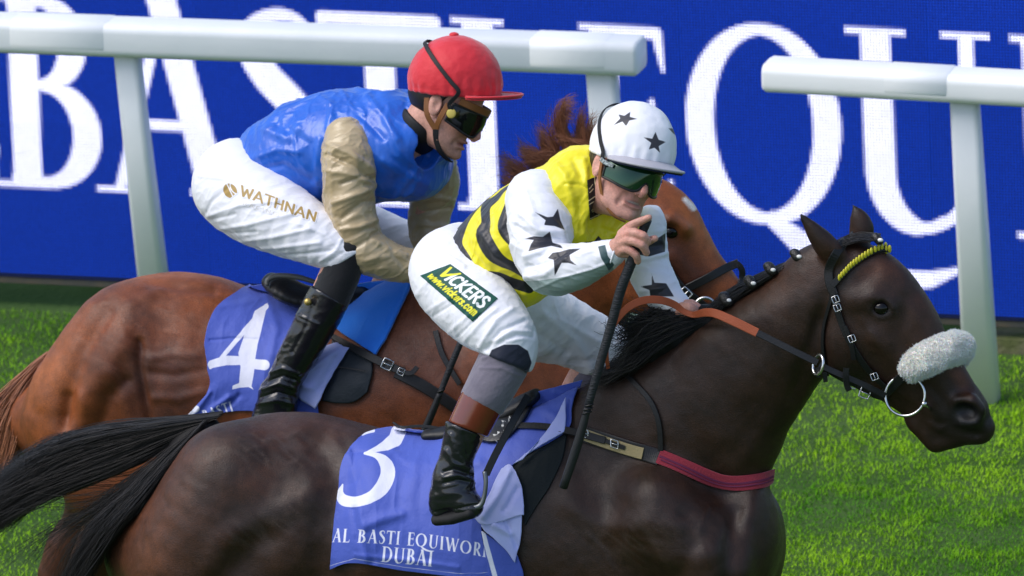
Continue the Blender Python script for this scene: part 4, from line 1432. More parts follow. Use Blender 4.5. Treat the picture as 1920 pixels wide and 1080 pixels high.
s.chain(slim(LEG1F[:3]) + [CN(1130, 655, .27, .055), CN(1050, 800, .33, .048), CN(1000, 930, .34, .036), CN(1040, 975, .33, .025)], k=.03)
# right hand: index finger out, the rest closed round the whip
s.ell(P(1176, 460, -.372), (.032, .018, .036), k=.012, rot=np.stack([cam_dir(.6, .5, .2), cam_dir(0, -.2, 1), cam_dir(-.5, .6, .1)], 1))
hand(s, [[(1166, 438, -.375, .0130), (1182, 424, -.388, .0122), (1201, 415, -.394, .0108), (1217, 408, -.398, .0088)],
         [(1162, 448, -.378, .0132), (1181, 436, -.396, .0130), (1206, 442, -.402, .0116), (1214, 454, -.392, .0100)],
         [(1160, 460, -.380, .0130), (1178, 450, -.400, .0128), (1203, 459, -.405, .0114), (1212, 474, -.392, .0098)],
         [(1161, 473, -.378, .0122), (1174, 466, -.397, .0120), (1192, 478, -.400, .0106), (1196, 490, -.388, .0092)],
         [(1170, 468, -.350, .0140), (1196, 462, -.352, .0125), (1216, 452, -.368, .0112), (1228, 447, -.378, .0092)]], k=.0045)
# left hand on the rein
s.ell(P(1283, 580, .01), (.03, .022, .02), k=.01)
hand(s, [[(1278, 574, -.015, .011), (1294, 573, -.026, .0105), (1304, 579, -.02, .009)], [(1276, 579, -.02, .011), (1292, 579, -.033, .0105), (1302, 585, -.026, .009)],
         [(1274, 584, -.022, .0105), (1288, 586, -.034, .010), (1297, 590, -.026, .0085)], [(1272, 589, -.02, .0095), (1283, 592, -.03, .009), (1291, 595, -.024, .0075)], [(1280, 570, .01, .011), (1297, 568, .0, .010), (1310, 575, -.005, .008)]], k=.0045)
v, q = s.mesh(.0032, 1)
col = H1.paint(v, (.60, .305, .235), (.46, .14, .12), (.62, .22, .17), .25, .8)
x_, y_ = proj(v)
kn = np.exp(-(np.min([np.hypot(x_ - a, y_ - b) for a, b in ((1176, 414), (1200, 432), (1197, 449), (1186, 468), (1175, 426), (1172, 440), (1211, 398), (1221, 437))], 0) / 8) ** 2) * (x_ > 1140)
col = col * (1 - .45 * kn[:, None]) + np.array([.62, .24, .19]) * .45 * kn[:, None]
make('body', v, q, mskin, rider1, attrs={'skin': np.clip(col, .01, 1)})
s = SDF()
H1.ell(s, (-.022, 0, .025), (.094, .083, .075), k=.004)
H1.ell(s, (.058, 0, -.01), (.08, .10, .09), k=.01, op='s')
s.plane(H1.w(0, 0, -.035), H1.M @ np.array([0, 0, -1.0]), .01)
v, q = s.mesh(.004, 1)
v += normals(v, q) * (.0015 * fbm(v * 120, 2))[:, None]
make('hair', v, q, mat('dark brown hair', (.03, .018, .01), .5, .4), rider1)

myel = mat('yellow silk', (.80, .70, .012), .40, .45, ink='ink', inkcol=(.016, .016, .022), sheen=.15, bump=.0012, bscale=55, inkw=.7)
mwhs = mat('white silk sleeve', (.80, .80, .86), .42, .45, ink=[('ink', (.020, .020, .030)), ('under_shade', (.30, .38, .37)), ('band', (.035, .075, .085))], sheen=.1, bump=.001, bscale=60, inkw=.7)
mwht = mat('white breeches', (.80, .80, .85), .5, .4, sheen=.1, bump=.0009, bscale=70)
s = SDF()
LOFT(s, [((842, 448), (985, 560), .15), ((880, 402), (1010, 552), .165), ((928, 360), (1055, 520), .18), ((988, 324), (1105, 500), .185), ((1045, 292), (1150, 480), .16), ((1080, 290), (1150, 455), .11)], -.03, k=.03)
s.ell(P(1138, 432, .05), (.09, .13, .07), k=.04)
s.ell(P(1075, 335, -.08), (.07, .10, .06), k=.05)
s.chain([CN(1085, 330, -.05, .075), CN(1112, 345, -.05, .064)], k=.03)
s.ell(P(985, 530, -.06), (.07, .10, .055), k=.04)
s.chain([[*H1.w(-.02, 0, -.05), .05], [*H1.w(.01, 0, -.15), .062]], k=.008, op='s')
v, q = cloth(.0034, s, .0085, 17, cam_dir(-.5, -.8, .1), [
    ([(1035, 300), (1060, 330), (1075, 380)], 7, .006), ([(1075, 300), (1090, 330)], 6, -.005), ([(1095, 300), (1100, 360), (1108, 420)], 6, .005), ([(1085, 380), (1090, 430)], 7, -.006), ([(1060, 345), (1085, 345), (1100, 352)], 2.5, -.004),
    ([(890, 400), (905, 420), (890, 450)], 6, .005), ([(905, 440), (930, 480), (960, 500)], 6, .005), ([(870, 440), (880, 470), (910, 505)], 6, -.005), ([(950, 400), (940, 430), (960, 460)], 6, .005), ([(925, 400), (925, 440)], 6, -.005),
    ([(900, 515), (940, 535), (985, 552)], 5, .005), ([(930, 530), (975, 562)], 5, -.004), ([(1130, 430), (1160, 440)], 5, .004), ([(1110, 440), (1115, 465)], 4, -.004)], 1.0)
bands = [[(a_, b_, c_ * 1.25) for a_, b_, c_ in bd_] for bd_ in [[(932, 353, 8), (899, 376, 14), (874, 404, 17), (861, 434, 17), (853, 460, 23), (867, 487, 25), (892, 513, 16), (934, 517, 11), (960, 530, 15), (992, 540, 16)],
         [(973, 339, 4), (946, 355, 5), (930, 372, 9), (911, 388, 14), (911, 418, 14), (906, 441, 22), (922, 473, 23), (941, 490, 17), (962, 500, 14), (990, 514, 17)],
         [(966, 351, 5), (957, 374, 10), (948, 399, 12), (943, 423, 16), (955, 439, 24), (980, 462, 24)]]]
chest = [(1060, 463), (1090, 455), (1114, 452), (1122, 442), (1128, 449), (1156, 452), (1150, 462), (1125, 490), (1060, 500)]
# the hoops go on round the back as rings about the trunk
ax_ = P(1060, 380, 0) - P(870, 490, 0)
ax_ /= np.linalg.norm(ax_)
sa = (v - P(870, 490, 0)) @ ax_
ik = inks(v, q, [chest], bands)
rg = np.abs(((sa / .068) + .25) % 1.0 - .5) - .25
ik = np.where(ik > 60, np.where(sa < .13, rg * 40, 40), ik)
silk = make('silks', v, q, myel, rider1, attrs={'ink': ik})
TS = bvh(v, q)
# right sleeve
s = SDF()
s.chain([CN(1004, 378, -.15, .076), CN(1014, 425, -.20, .086), CN(1016, 470, -.245, .078), CN(1034, 503, -.275, .072), CN(1075, 501, -.312, .060), CN(1112, 490, -.338, .048), CN(1137, 479, -.352, .040), CN(1150, 473, -.36, .034)], k=.02, sub=3, whole=True)
s.ell(P(1005, 360, -.13), (.06, .07, .05), k=.04)
v, q = cloth(.0032, s, .005, 20, cam_dir(.8, -.3, .2), [
    ([(975, 400), (1010, 432), (1055, 436)], 6, .006), ([(968, 425), (1000, 445), (1050, 445)], 5, -.006), ([(985, 480), (1020, 470), (1060, 462)], 6, .005), ([(990, 500), (1030, 492), (1065, 470)], 5, -.005), ([(985, 520), (1020, 515), (1060, 485)], 6, .005),
    ([(1000, 545), (1050, 522), (1110, 505), (1140, 492)], 2.5, .003), ([(985, 360), (1000, 400)], 7, .004), ([(1080, 475), (1110, 470)], 5, .003)], 2.0)
st1 = [(1002, 397), (1026, 407), (1037, 406), (1046, 391), (1051, 413), (1059, 431), (1040, 424), (1020, 422), (1023, 413)]
st2 = [(983, 448), (1000, 443), (1018, 444), (1031, 434), (1036, 455), (1050, 459), (1058, 467), (1034, 461), (1010, 466), (990, 472), (996, 457), (1001, 450)]
st3 = [(1027, 484), (1036, 474), (1050, 472), (1067, 467), (1089, 466), (1068, 478), (1070, 488), (1082, 498), (1066, 493), (1053, 493), (1040, 518), (1038, 487)]
ik = inks(v, q, [st1, st2, st3])
x_, y_ = proj(v)
under_shade = dshape(x_, y_, [(985, 527), (1010, 526), (1060, 519), (1105, 507), (1145, 494), (1160, 520), (1100, 590), (990, 590)])  # shading on the sleeve's underside, painted in as grey
bd = inks(v, q, [[(1121, 462), (1135, 459), (1140, 480), (1152, 497), (1142, 508), (1127, 484)]])
make('sleeve', v, q, mwhs, rider1, attrs={'ink': ik, 'under_shade': under_shade, 'band': bd})
tube('cuff_edge', [P(1148, 473, -.36) + .036 * (math.cos(a) * cam_dir(.25, .9, .1) + math.sin(a) * cam_dir(.1, 0, 1)) for a in np.linspace(0, 2 * math.pi, 17)], .003, mwht, rider1, sub=1, closed=True)
# left sleeve
s = SDF()
s.chain([CN(1228, 396, .13, .016), CN(1216, 420, .11, .046), CN(1210, 455, .10, .056), CN(1216, 500, .09, .058), CN(1232, 535, .06, .056), CN(1256, 562, .035, .042), CN(1272, 573, .02, .034)], k=.02, sub=3)
v, q = cloth(.0034, s, .005, 20, cam_dir(.9, -.2, .2), [([(1175, 490), (1215, 485), (1250, 475)], 5, .006), ([(1180, 510), (1215, 500), (1250, 505)], 5, -.005), ([(1200, 545), (1240, 540), (1262, 530)], 5, .005), ([(1190, 470), (1240, 460)], 5, -.004)], 3.0)
ik = inks(v, q, [[(1248, 437), (1247, 472), (1217, 481), (1190, 476), (1203, 468), (1219, 457), (1234, 446)], [(1222, 512), (1227, 530), (1249, 531), (1264, 556), (1219, 556), (1218, 544), (1199, 537), (1222, 534)]])
make('sleeve', v, q, mwhs, rider1, attrs={'ink': ik, 'under_shade': np.full(len(v), 40.), 'band': np.full(len(v), 40.)})
# breeches
s = SDF()
s.chain(LEG1, k=.05, sub=3)
s.ell(P(853, 500, .0), (.098, .18, .108), k=.05)
s.chain(LEG1F, k=.05, sub=3)
s.plane(P(895, 420, 0), cam_dir(.75, .66, 0), .01, .20)
s.plane(P(938, 676, -.29), cam_dir(-.35, -.9, 0), .006, .16)
v, q = cloth(.0034, s, .0042, 20, cam_dir(.7, .6, .1), [
    ([(775, 560), (800, 530), (835, 500)], 5, .004), ([(790, 590), (840, 560), (880, 545)], 4, .003), ([(800, 600), (850, 570)], 3, -.003), ([(840, 625), (880, 590), (900, 560)], 4, .003), ([(870, 640), (905, 600), (930, 580)], 4, .003), ([(858, 632), (900, 590)], 3, -.003),
    ([(900, 650), (930, 600), (960, 580)], 5, .005), ([(912, 655), (940, 620), (985, 600)], 4, -.005), ([(925, 640), (960, 620), (995, 622)], 4, .004), ([(935, 645), (970, 628), (1000, 632)], 3, -.003), ([(950, 640), (980, 635)], 3, .003), ([(800, 470), (840, 480), (870, 500)], 4, .004), ([(790, 485), (830, 492)], 3, -.003),
    ([(1020, 590), (1080, 640), (1110, 690)], 9, .006), ([(1000, 620), (1060, 660)], 8, -.005), ([(1070, 680), (1110, 675), (1150, 690)], 7, -.005), ([(1050, 600), (1120, 640)], 7, .004)], 4.0)
mwht1 = mat('white breeches over navy stocking', (.80, .80, .85), .5, .4, sheen=.1, bump=.0009, bscale=70, ink='ink', inkcol=(.010, .013, .032), inkw=.8)
br1 = make('breeches', v, q, mwht1, rider1, attrs={'ink': inks(v, q, [[(922, 656), (945, 646), (972, 646), (990, 658), (997, 680), (990, 700), (960, 720), (900, 700)]])})
TB1 = bvh(v, q)


def quad_patch(name, corners, tree, nu, nv, off, thick, m, parent, paint, y0=0.0, flat=False):
    """a printed patch laid on cloth: corners TL, TR, BR, BL in the photograph"""
    tl, tr, brr, bl = [np.array(c, float) for c in corners]
    u = np.linspace(0, 1, nu)[None, :, None]
    w_ = np.linspace(0, 1, nv)[:, None, None]
    g_ = (1 - w_) * ((1 - u) * tl + u * tr) + w_ * ((1 - u) * bl + u * brr)
    p, n = drape(g_.reshape(-1, 2), tree, off, y0)
    uu_, vv_ = np.meshgrid(np.linspace(0, 1, nu), np.linspace(0, 1, nv))
    at_ = {k_: d.ravel() for k_, d in paint(uu_, vv_).items()}
    return patch(name, p.reshape(nv, nu, 3), m, parent, thick=thick, attrs=at_, keep=np.min([d for d in at_.values()], 0) < 1.2 if flat else None)


def logo(u, v):
    x, y = u * 112, (1 - v) * 62
    d1 = text_sdf(x - 24, y - 28, 'ICKERS', SANS, 25, .10, width=82, thick=.20)
    dv = dpoly(x, y, [(8, 56), (16, 30), (28, 57)], [3, 5, 3]) - .6
    d2 = text_sdf(x - 6, y - 9, 'www.vickers.com', SANS, 15, .10, width=100, thick=.22)
    edge = -np.minimum(np.minimum(x, 112 - x), np.minimum(y, 62 - y)) + 2.0
    return {'white': np.minimum(d1, 99), 'yellow': np.minimum(dv, d2), 'edge': -edge}


mlogo = mat('printed patch', (.008, .075, .055), .5, .3, ink=[('white', (.80, .82, .82)), ('yellow', (.75, .70, .03))], inkw=.5)
quad_patch('sponsor_patch', [(789, 517), (845, 496), (933, 560), (887, 603)][1:2] + [(933, 560), (887, 603), (789, 517)], TB1, 190, 100, .0025, .002, mlogo, br1, logo)
# knee stocking, grey gaiter, brown boot top, black boot
mgait = mat('mauve grey gaiter', (.15, .135, .175), .8, .2, sheen=.3, bump=.0012, bscale=120, col2=(.185, .165, .205), scale=20, ink='ink', inkcol=(.010, .013, .032), inkw=1)
s = SDF()
s.chain([CN(952, 655, -.284, .0660), CN(943, 682, -.291, .0675), CN(920, 725, -.308, .0650), CN(905, 752, -.316, .0615)], k=.02, sub=3)
s.plane(P(900, 757, -.316), cam_dir(-.45, -.85, 0), .004)
v, q = cloth(.0036, s, .0022, 26, cam_dir(.9, .3, .2), [([(905, 672), (940, 660), (985, 690)], 3, .003), ([(900, 690), (940, 690), (975, 705)], 3, .002)], 5.0)
ik = inks(v, q, [[(935, 640), (1010, 635), (1010, 700), (985, 700), (965, 672), (925, 655)]])
make('gaiter', v, q, mgait, rider1, attrs={'ink': ik})
mbrown = mat('tan boot top leather', (.17, .030, .014), .16, .5, coat=.5, col2=(.13, .022, .012), scale=10)
mboot = mat('black boot leather', (.010, .010, .014), .27, .5, coat=.25, bump=.0016, bscale=36)
s = SDF()
s.chain([CN(908, 744, -.3155, .0600), CN(884, 792, -.332, .0570), CN(873, 815, -.338, .0560)], k=.01, sub=2)
s.plane(P(908, 742, -.316), cam_dir(.45, .85, 0), .003)
s.plane(P(880, 806, -.334), cam_dir(-.36, -.9, 0), .003)
v, q = s.mesh(.0032, 2)
make('boot_top', v, q, mbrown, rider1)


def boot(parent, shaft, foot, cut, cutn, folds, name='boot'):
    s = SDF()
    s.chain([CN(*p) for p in shaft], k=.02, sub=3)
    for f_ in foot:
        s.chain([CN(*p) for p in f_], k=.022, sub=2)
    s.plane(P(*cut), cutn, .003)
    v, q = cloth(.0034, s, .0032, 22, cam_dir(.9, .1, .2), folds, 6.0)
    return make(name, v, q, mboot, parent)


b1 = boot(rider1, [(872, 800, -.336, .0535), (862, 835, -.345, .0475), (853, 870, -.352, .044), (850, 895, -.356, .046)],
          [[(850, 890, -.356, .046), (832, 930, -.362, .040), (826, 952, -.362, .030)], [(850, 895, -.356, .044), (862, 930, -.37, .044), (878, 945, -.38, .036), (886, 950, -.384, .030)]],
          (880, 806, -.334), cam_dir(.36, .9, 0), [
          ([(838, 845), (850, 868), (880, 878)], 5, .005), ([(832, 885), (850, 880), (885, 890)], 4, -.006), ([(834, 895), (860, 890), (890, 905)], 4, .005), ([(833, 906), (860, 900), (880, 903)], 3, -.005), ([(845, 815), (855, 850), (870, 868)], 5, .004), ([(870, 815), (878, 850)], 5, -.004),
          ([(820, 930), (850, 925), (890, 930)], 6, .003), ([(800, 962), (850, 955), (895, 946)], 2.5, -.004)])
s = SDF()
s.chain([CN(822, 972, -.362, .018), CN(850, 968, -.372, .020), CN(884, 958, -.386, .020)], k=.01, flat=1.9)
v, q = s.mesh(.004, 2)
make('sole', v, q, mat('boot sole rubber', (.012, .012, .013), .7, .3), b1)
s = SDF()
s.chain([CN(1138, 662, .276, .064), CN(1110, 705, .295, .062), CN(1085, 745, .31, .056)], k=.02, sub=2)
v, q = s.mesh(.0045, 2)
make('gaiter', v, q, mgait, rider1, attrs={'ink': np.full(len(v), 40.)})
boot(rider1, [(1090, 735, .31, .05), (1050, 800, .33, .048), (1010, 890, .34, .042), (1000, 920, .34, .042)], [[(1000, 920, .34, .042), (1020, 965, .33, .034), (1050, 975, .33, .03)]], (1085, 735, .31), cam_dir(.36, .9, 0), [])
mwcap = mat('white silk cap', (.82, .82, .86), .45, .4, ink='ink', inkcol=(.035, .033, .042), sheen=.1, bump=.0012, bscale=40, inkw=.7)
mgpk = mat('grey white peak', (.42, .41, .45), .5, .35, bump=.0008, bscale=60)  # shading of the peak's top is put into this grey
mstr = mat('black elastic strap', (.010, .010, .012), .6, .35)
HM1.helmet(rider1, mwcap, mgpk, mat('navy peak lining', (.012, .016, .035), .7, .2), False, .75, [[(1150, 235), (1163, 222), (1159, 214), (1171, 217), (1182, 209), (1181, 219), (1195, 223), (1180, 226), (1174, 237), (1167, 228)],
          [(1206, 257), (1223, 260), (1229, 247), (1235, 262), (1249, 266), (1235, 274), (1238, 287), (1227, 277), (1216, 281), (1221, 268)], [(1253, 240), (1262, 241), (1268, 255), (1262, 250)], [(1120, 215), (1130, 208), (1126, 220)]], .008)
mlens = mat('green mirror lens', (.010, .055, .022), .06, .6, metal=.45, coat=.6)
mfrm = mat('goggle frame', (.012, .012, .013), .4, .4)
gg = H1.goggles(rider1, mfrm, mlens, mstr, HM1)
pts = np.array([H1.w(*p) for p in ((.078, -.060, .032), (.094, -.040, .032), (.102, -.020, .032), (.105, 0, .032), (.102, .020, .032), (.094, .040, .032), (.078, .060, .032))])
nn = np.array([H1.M @ np.array(p) for p in ((.8, -.6, 0), (.9, -.5, 0), (1, -.3, 0), (1, 0, 0), (1, .3, 0), (.9, .5, 0), (.8, .6, 0))])
strap('brow_lining', pts, nn, .024, .005, bpy.data.materials['navy peak lining'], gg)
mtag = mat('collar tag', (.012, .012, .012), .5, .3, ink='ink', inkcol=(.55, .50, .30), inkw=.5)


def tagpaint(u, v):
    x, y = u * 20, v * 74
    d = np.minimum(np.abs(x - 14.2) - .9, np.abs(y - 72) - 1.0)
    for a, b in (((2, 17), (9, 12)), ((2, 24), (9, 20)), ((0, 38), (14, 34)), ((1, 45), (9, 43)), ((3, 58), (9, 55)), ((4, 61), (11, 60))):
        d = np.minimum(d, dpoly(x, y, [a, b], 1.8))
    return {'ink': d}


quad_patch('collar_tag', [(1101, 338), (1119, 331), (1128, 402), (1106, 412)], TS, 40, 110, .003, .003, mtag, silk, tagpaint, -.1)
# strap buckle beside the goggles with pale print
pts, nn = np.array([H1.w(*p) for p in ((.064, -.079, .004), (.045, -.092, .006), (.030, -.099, .011))]), np.array([H1.M @ np.array(p) for p in ((.5, -.9, 0), (.3, -1, 0), (.1, -1, .1))])
strap('strap_print', pts + nn * .002, nn, .011, .004, mat('pale strap print', (.45, .52, .52), .5, .4, col2=(.03, .04, .04), scale=260), gg)

# ---------------------------------------------------------------- rider on the chestnut
rider2 = thing('person', 'jockey in blue silks with tan sleeves and red cap, crouched on the chestnut', 'jockey', P(560, 560, Y2), 'jockeys crouched over their racehorses')
H2 = Head(853, 152, Y2 - .02, (.86, -.46, .22), (.45, .88, .08), 1.08)
HM2 = Head(853, 152, Y2 - .02, (.97, .0, .20), (.02, 1, .10), 1.10)
s = SDF()
H2.face(s, .35)
s.chain([[*H2.w(-.03, 0, -.06), .060], CN(785, 245, Y2, .066), CN(750, 265, Y2, .075)], k=.03)
s.chain([CN(730, 270, Y2, .11), CN(640, 280, Y2, .12), CN(520, 310, Y2, .11)], k=.03, flat=1.2)
s.chain([CN(655, 275, Y2 - .15, .06), CN(675, 440, Y2 - .23, .045), CN(740, 490, Y2 - .22, .035), CN(810, 508, Y2 - .15, .026)], k=.03)
s.chain([CN(800, 290, Y2 + .14, .055), CN(800, 440, Y2 + .14, .04), CN(850, 500, Y2 + .06, .026)], k=.03)
s.chain(slim(LEG2[:4]) + [CN(645, 478, Y2 - .265, .046), CN(590, 595, Y2 - .292, .040), CN(525, 735, Y2 - .308, .032), CN(500, 785, Y2 - .315, .022)], k=.03)
s.chain(slim(LEG2F[:3]) + [CN(765, 460, Y2 + .275, .05), CN(700, 590, Y2 + .31, .048), CN(640, 740, Y2 + .31, .036), CN(690, 770, Y2 + .3, .025)], k=.03)
for bx, by, bz in ((822, 512, Y2 - .12), (862, 505, Y2 + .05)):
    s.ell(P(bx, by, bz), (.034, .02, .028), k=.01)
    hand(s, [[(bx + 4, by - 14 + 9 * k, bz - .01, .012), (bx + 20, by - 15 + 9 * k, bz - .024, .0112), (bx + 27, by - 8 + 9 * k, bz - .014, .0095)] for k in range(4)] + [[(bx, by - 12, bz + .01, .013), (bx + 16, by - 20, bz, .011), (bx + 28, by - 16, bz - .005, .009)]], k=.0045)
v, q = s.mesh(.0033, 1)
col = H2.paint(v, (.56, .29, .22), (.48, .16, .13), (.60, .24, .18), .15)
make('body', v, q, mskin, rider2, attrs={'skin': np.clip(col, .01, 1)})
s = SDF()
H2.ell(s, (-.022, 0, .02), (.094, .083, .078), k=.004)
H2.ell(s, (.062, 0, -.01), (.085, .10, .09), k=.01, op='s')
s.plane(H2.w(0, 0, -.05), H2.M @ np.array([0, 0, -1.0]), .01)
v, q = s.mesh(.004, 1)
make('hair', v, q, mat('black hair', (.008, .007, .008), .5, .4), rider2)
mblue = mat('royal blue satin', (.007, .095, .52), .33, .6, col2=(.010, .12, .60), scale=10, sheen=.1, bump=.0014, bscale=42)
s = SDF()
LOFT(s, [((464, 246), (600, 384), .15), ((495, 213), (650, 385), .165), ((575, 182), (715, 385), .18), ((655, 162), (778, 362), .185), ((730, 157), (820, 330), .16), ((772, 180), (836, 300), .09)], Y2, k=.03)
s.ell(P(790, 320, Y2 + .02), (.08, .14, .075), k=.05)
s.chain([[*H2.w(-.03, 0, -.05), .05], [*H2.w(.0, 0, -.13), .055]], k=.008, op='s')
v, q = cloth(.0036, s, .0105, 13, cam_dir(.4, -.9, .1), [
    ([(600, 180), (625, 200), (615, 240)], 6, .006), ([(640, 170), (660, 200), (680, 215)], 5, .006), ([(655, 190), (690, 230), (720, 260)], 6, -.006), ([(690, 180), (720, 220), (745, 260)], 7, .006), ([(470, 300), (520, 280), (560, 285)], 7, .006),
    ([(480, 320), (530, 310), (580, 340)], 7, -.006), ([(490, 240), (540, 260), (560, 240)], 8, .006), ([(520, 230), (580, 270), (590, 330)], 8, -.005), ([(475, 345), (540, 340), (590, 370)], 6, .006), ([(600, 260), (590, 320), (600, 370)], 7, .005),
    ([(720, 300), (770, 330), (800, 345)], 8, .005), ([(760, 200), (790, 260)], 6, -.004), ([(740, 370), (780, 320), (800, 290)], 7, .004)], 7.0)
silk2 = make('silks', v, q, mblue, rider2)
mtan = mat('tan satin sleeve', (.42, .315, .17), .30, .6, col2=(.48, .375, .22), scale=14, sheen=.2, bump=.0014, bscale=48)
s = SDF()
s.chain([CN(648, 258, Y2 - .14, .06), CN(654, 295, Y2 - .175, .079), CN(654, 350, Y2 - .20, .074), CN(662, 415, Y2 - .225, .068), CN(682, 465, Y2 - .235, .066), CN(735, 492, Y2 - .215, .053), CN(790, 502, Y2 - .17, .044), CN(812, 508, Y2 - .14, .036)], k=.02, sub=3)
v, q = cloth(.0034, s, .008, 22, cam_dir(.8, .35, .2), [
    ([(615, 270), (660, 290), (705, 320)], 6, .006), ([(612, 290), (660, 310), (705, 340)], 5, -.007), ([(610, 320), (650, 325), (708, 345)], 6, .006), ([(640, 345), (680, 330), (705, 335)], 4, -.006), ([(625, 380), (670, 365), (705, 350)], 5, .006), ([(640, 410), (680, 380), (705, 375)], 5, -.006),
    ([(640, 430), (675, 425), (710, 410)], 5, .006), ([(655, 470), (690, 450), (715, 430)], 5, -.006), ([(700, 450), (730, 470), (760, 480)], 5, .006), ([(680, 490), (720, 480)], 5, .004), ([(735, 470), (760, 505)], 5, -.004), ([(620, 300), (625, 400), (650, 460)], 6, .003)], 8.0)
make('sleeve', v, q, mtan, rider2)
s = SDF()
s.chain([CN(815, 300, Y2 + .13, .06), CN(818, 345, Y2 + .15, .066), CN(806, 400, Y2 + .15, .060), CN(808, 450, Y2 + .13, .056), CN(835, 485, Y2 + .10, .046), CN(855, 500, Y2 + .07, .036)], k=.02, sub=3)
v, q = cloth(.0038, s, .008, 22, cam_dir(.8, .35, .2), [([(775, 380), (815, 370), (850, 375)], 5, .006), ([(780, 400), (815, 395), (845, 390)], 4, -.006), ([(785, 420), (835, 425)], 5, .005)], 9.0)
make('sleeve', v, q, mtan, rider2)
s = SDF()
s.chain(LEG2, k=.05, sub=3)
s.ell(P(450, 340, Y2), (.115, .19, .118), k=.05)
s.chain(LEG2F, k=.05, sub=3)
s.plane(P(458, 262, Y2), cam_dir(.55, .8, 0), .01, .24)
s.plane(P(644, 492, Y2 - .265), cam_dir(.55, -.85, 0), .006, .12)
v, q = cloth(.0036, s, .0042, 20, cam_dir(.85, .35, .1), [
    ([(390, 405), (450, 385), (520, 378)], 4, .004), ([(385, 415), (440, 402)], 3, -.003), ([(400, 432), (470, 420), (550, 400)], 4, .004), ([(410, 440), (480, 435)], 3, -.003), ([(440, 455), (510, 445), (580, 430)], 4, .004), ([(470, 470), (540, 462), (600, 455)], 4, .004), ([(520, 480), (580, 475), (620, 470)], 3, -.003), ([(560, 420), (610, 440), (640, 470)], 4, .003), ([(380, 410), (395, 380), (430, 350)], 4, -.004), ([(375, 330), (420, 335), (460, 345)], 4, .003), ([(600, 490), (630, 470), (640, 450)], 3, .003), ([(615, 492), (640, 475)], 3, -.003)], 10.0)
br2 = make('breeches', v, q, mwht, rider2)
TB2 = bvh(v, q)


def logo2(u, v):
    x, y = u * 205, (1 - v) * 50
    d = text_sdf(x - 38, y - 24, 'WATHNAN', SANS, 21, .12, width=160, thick=.17)
    f = np.hypot(x - 16, y - 26) - 15
    f = np.maximum(f, -(np.abs(((x - 16) * .8 + (y - 26) * .6)) - 1.2))
    f = np.maximum(f, -(np.abs(np.hypot(x - 30, y - 40) - 16) - 1.2))
    f = np.maximum(f, x - 30 + (26 - y) * .8)
    d2 = text_sdf(x - 46, y - 7, 'RACING', SANS, 8, .3, width=74, thick=.12)
    return {'gold': np.minimum(d, f), 'grey': d2}


mlogo2 = mat('printed breeches cloth', (.80, .80, .85), .5, .4, ink=[('gold', (.36, .235, .065)), ('grey', (.55, .52, .48))], inkw=.5, bump=.0009, bscale=70)
quad_patch('sponsor_print', [(421, 332), (602, 398), (592, 436), (415, 376)], TB2, 210, 50, .0012, .001, mlogo2, br2, logo2, Y2, True)
s = SDF()
s.chain([CN(652, 470, Y2 - .262, .054), CN(640, 510, Y2 - .27, .056), CN(618, 560, Y2 - .285, .057)], k=.02, sub=2)
v, q = cloth(.004, s, .0018, 26, cam_dir(.9, .3, .2), [], 11.0)
make('stocking', v, q, mat('black stocking', (.010, .011, .014), .75, .2, sheen=.3, bump=.001, bscale=120), rider2)
b2 = boot(rider2, [(622, 548, Y2 - .284, .0595), (600, 590, Y2 - .292, .060), (570, 645, Y2 - .30, .057), (540, 700, Y2 - .305, .050), (522, 740, Y2 - .31, .049)],
          [[(522, 740, Y2 - .31, .048), (498, 785, Y2 - .315, .042), (490, 805, Y2 - .315, .03)], [(522, 740, Y2 - .31, .046), (530, 785, Y2 - .325, .042), (548, 800, Y2 - .33, .03)]],
          (615, 553, Y2 - .285), cam_dir(.5, .85, 0), [
          ([(565, 560), (548, 620), (520, 670)], 5, .004), ([(590, 560), (575, 610), (548, 660)], 4, -.003), ([(505, 700), (530, 690), (560, 700)], 4, .006), ([(500, 715), (530, 705), (560, 715)], 3, -.006), ([(492, 730), (525, 718), (558, 730)], 4, .006), ([(488, 745), (520, 735), (555, 745)], 3, -.006), ([(480, 758), (520, 750), (550, 758)], 4, .005), ([(560, 590), (600, 610)], 3, .002)])
boot(rider2, [(730, 540, Y2 + .30, .055), (690, 610, Y2 + .31, .05), (650, 720, Y2 + .31, .044), (640, 745, Y2 + .31, .042)], [[(640, 745, Y2 + .31, .042), (665, 780, Y2 + .3, .034), (695, 785, Y2 + .3, .03)]], (735, 530, Y2 + .3), cam_dir(.36, .9, 0), [])
ball('badge', P(577, 566, Y2 - .346), .011, mat('brass badge', (.55, .40, .12), .35, .5, metal=.7), b2, 12)
mred = mat('red silk cap', (.60, .018, .030), .55, .3, col2=(.66, .026, .04), scale=12, sheen=.3, bump=.0022, bscale=45)
hm2 = HM2.helmet(rider2, mred, mred, mred, True, .1)
mlens2 = mat('black glossy lens', (.006, .007, .007), .09, .45)
g2 = H2.goggles(rider2, mfrm, mlens2, mstr, HM2)
sd = SDF()
c_ = H2.w(.045, -.0905, -.006)
sd.ell(c_, (.0145, .004, .0145), k=.002, rot=np.stack([H2.M[:, 0], H2.M[:, 1], H2.M[:, 2]], 1))
v, q = sd.mesh(.0016, 1)
make('vent_disc', v, q, mat('yellow goggle disc', (.45, .36, .07), .5, .4), g2)
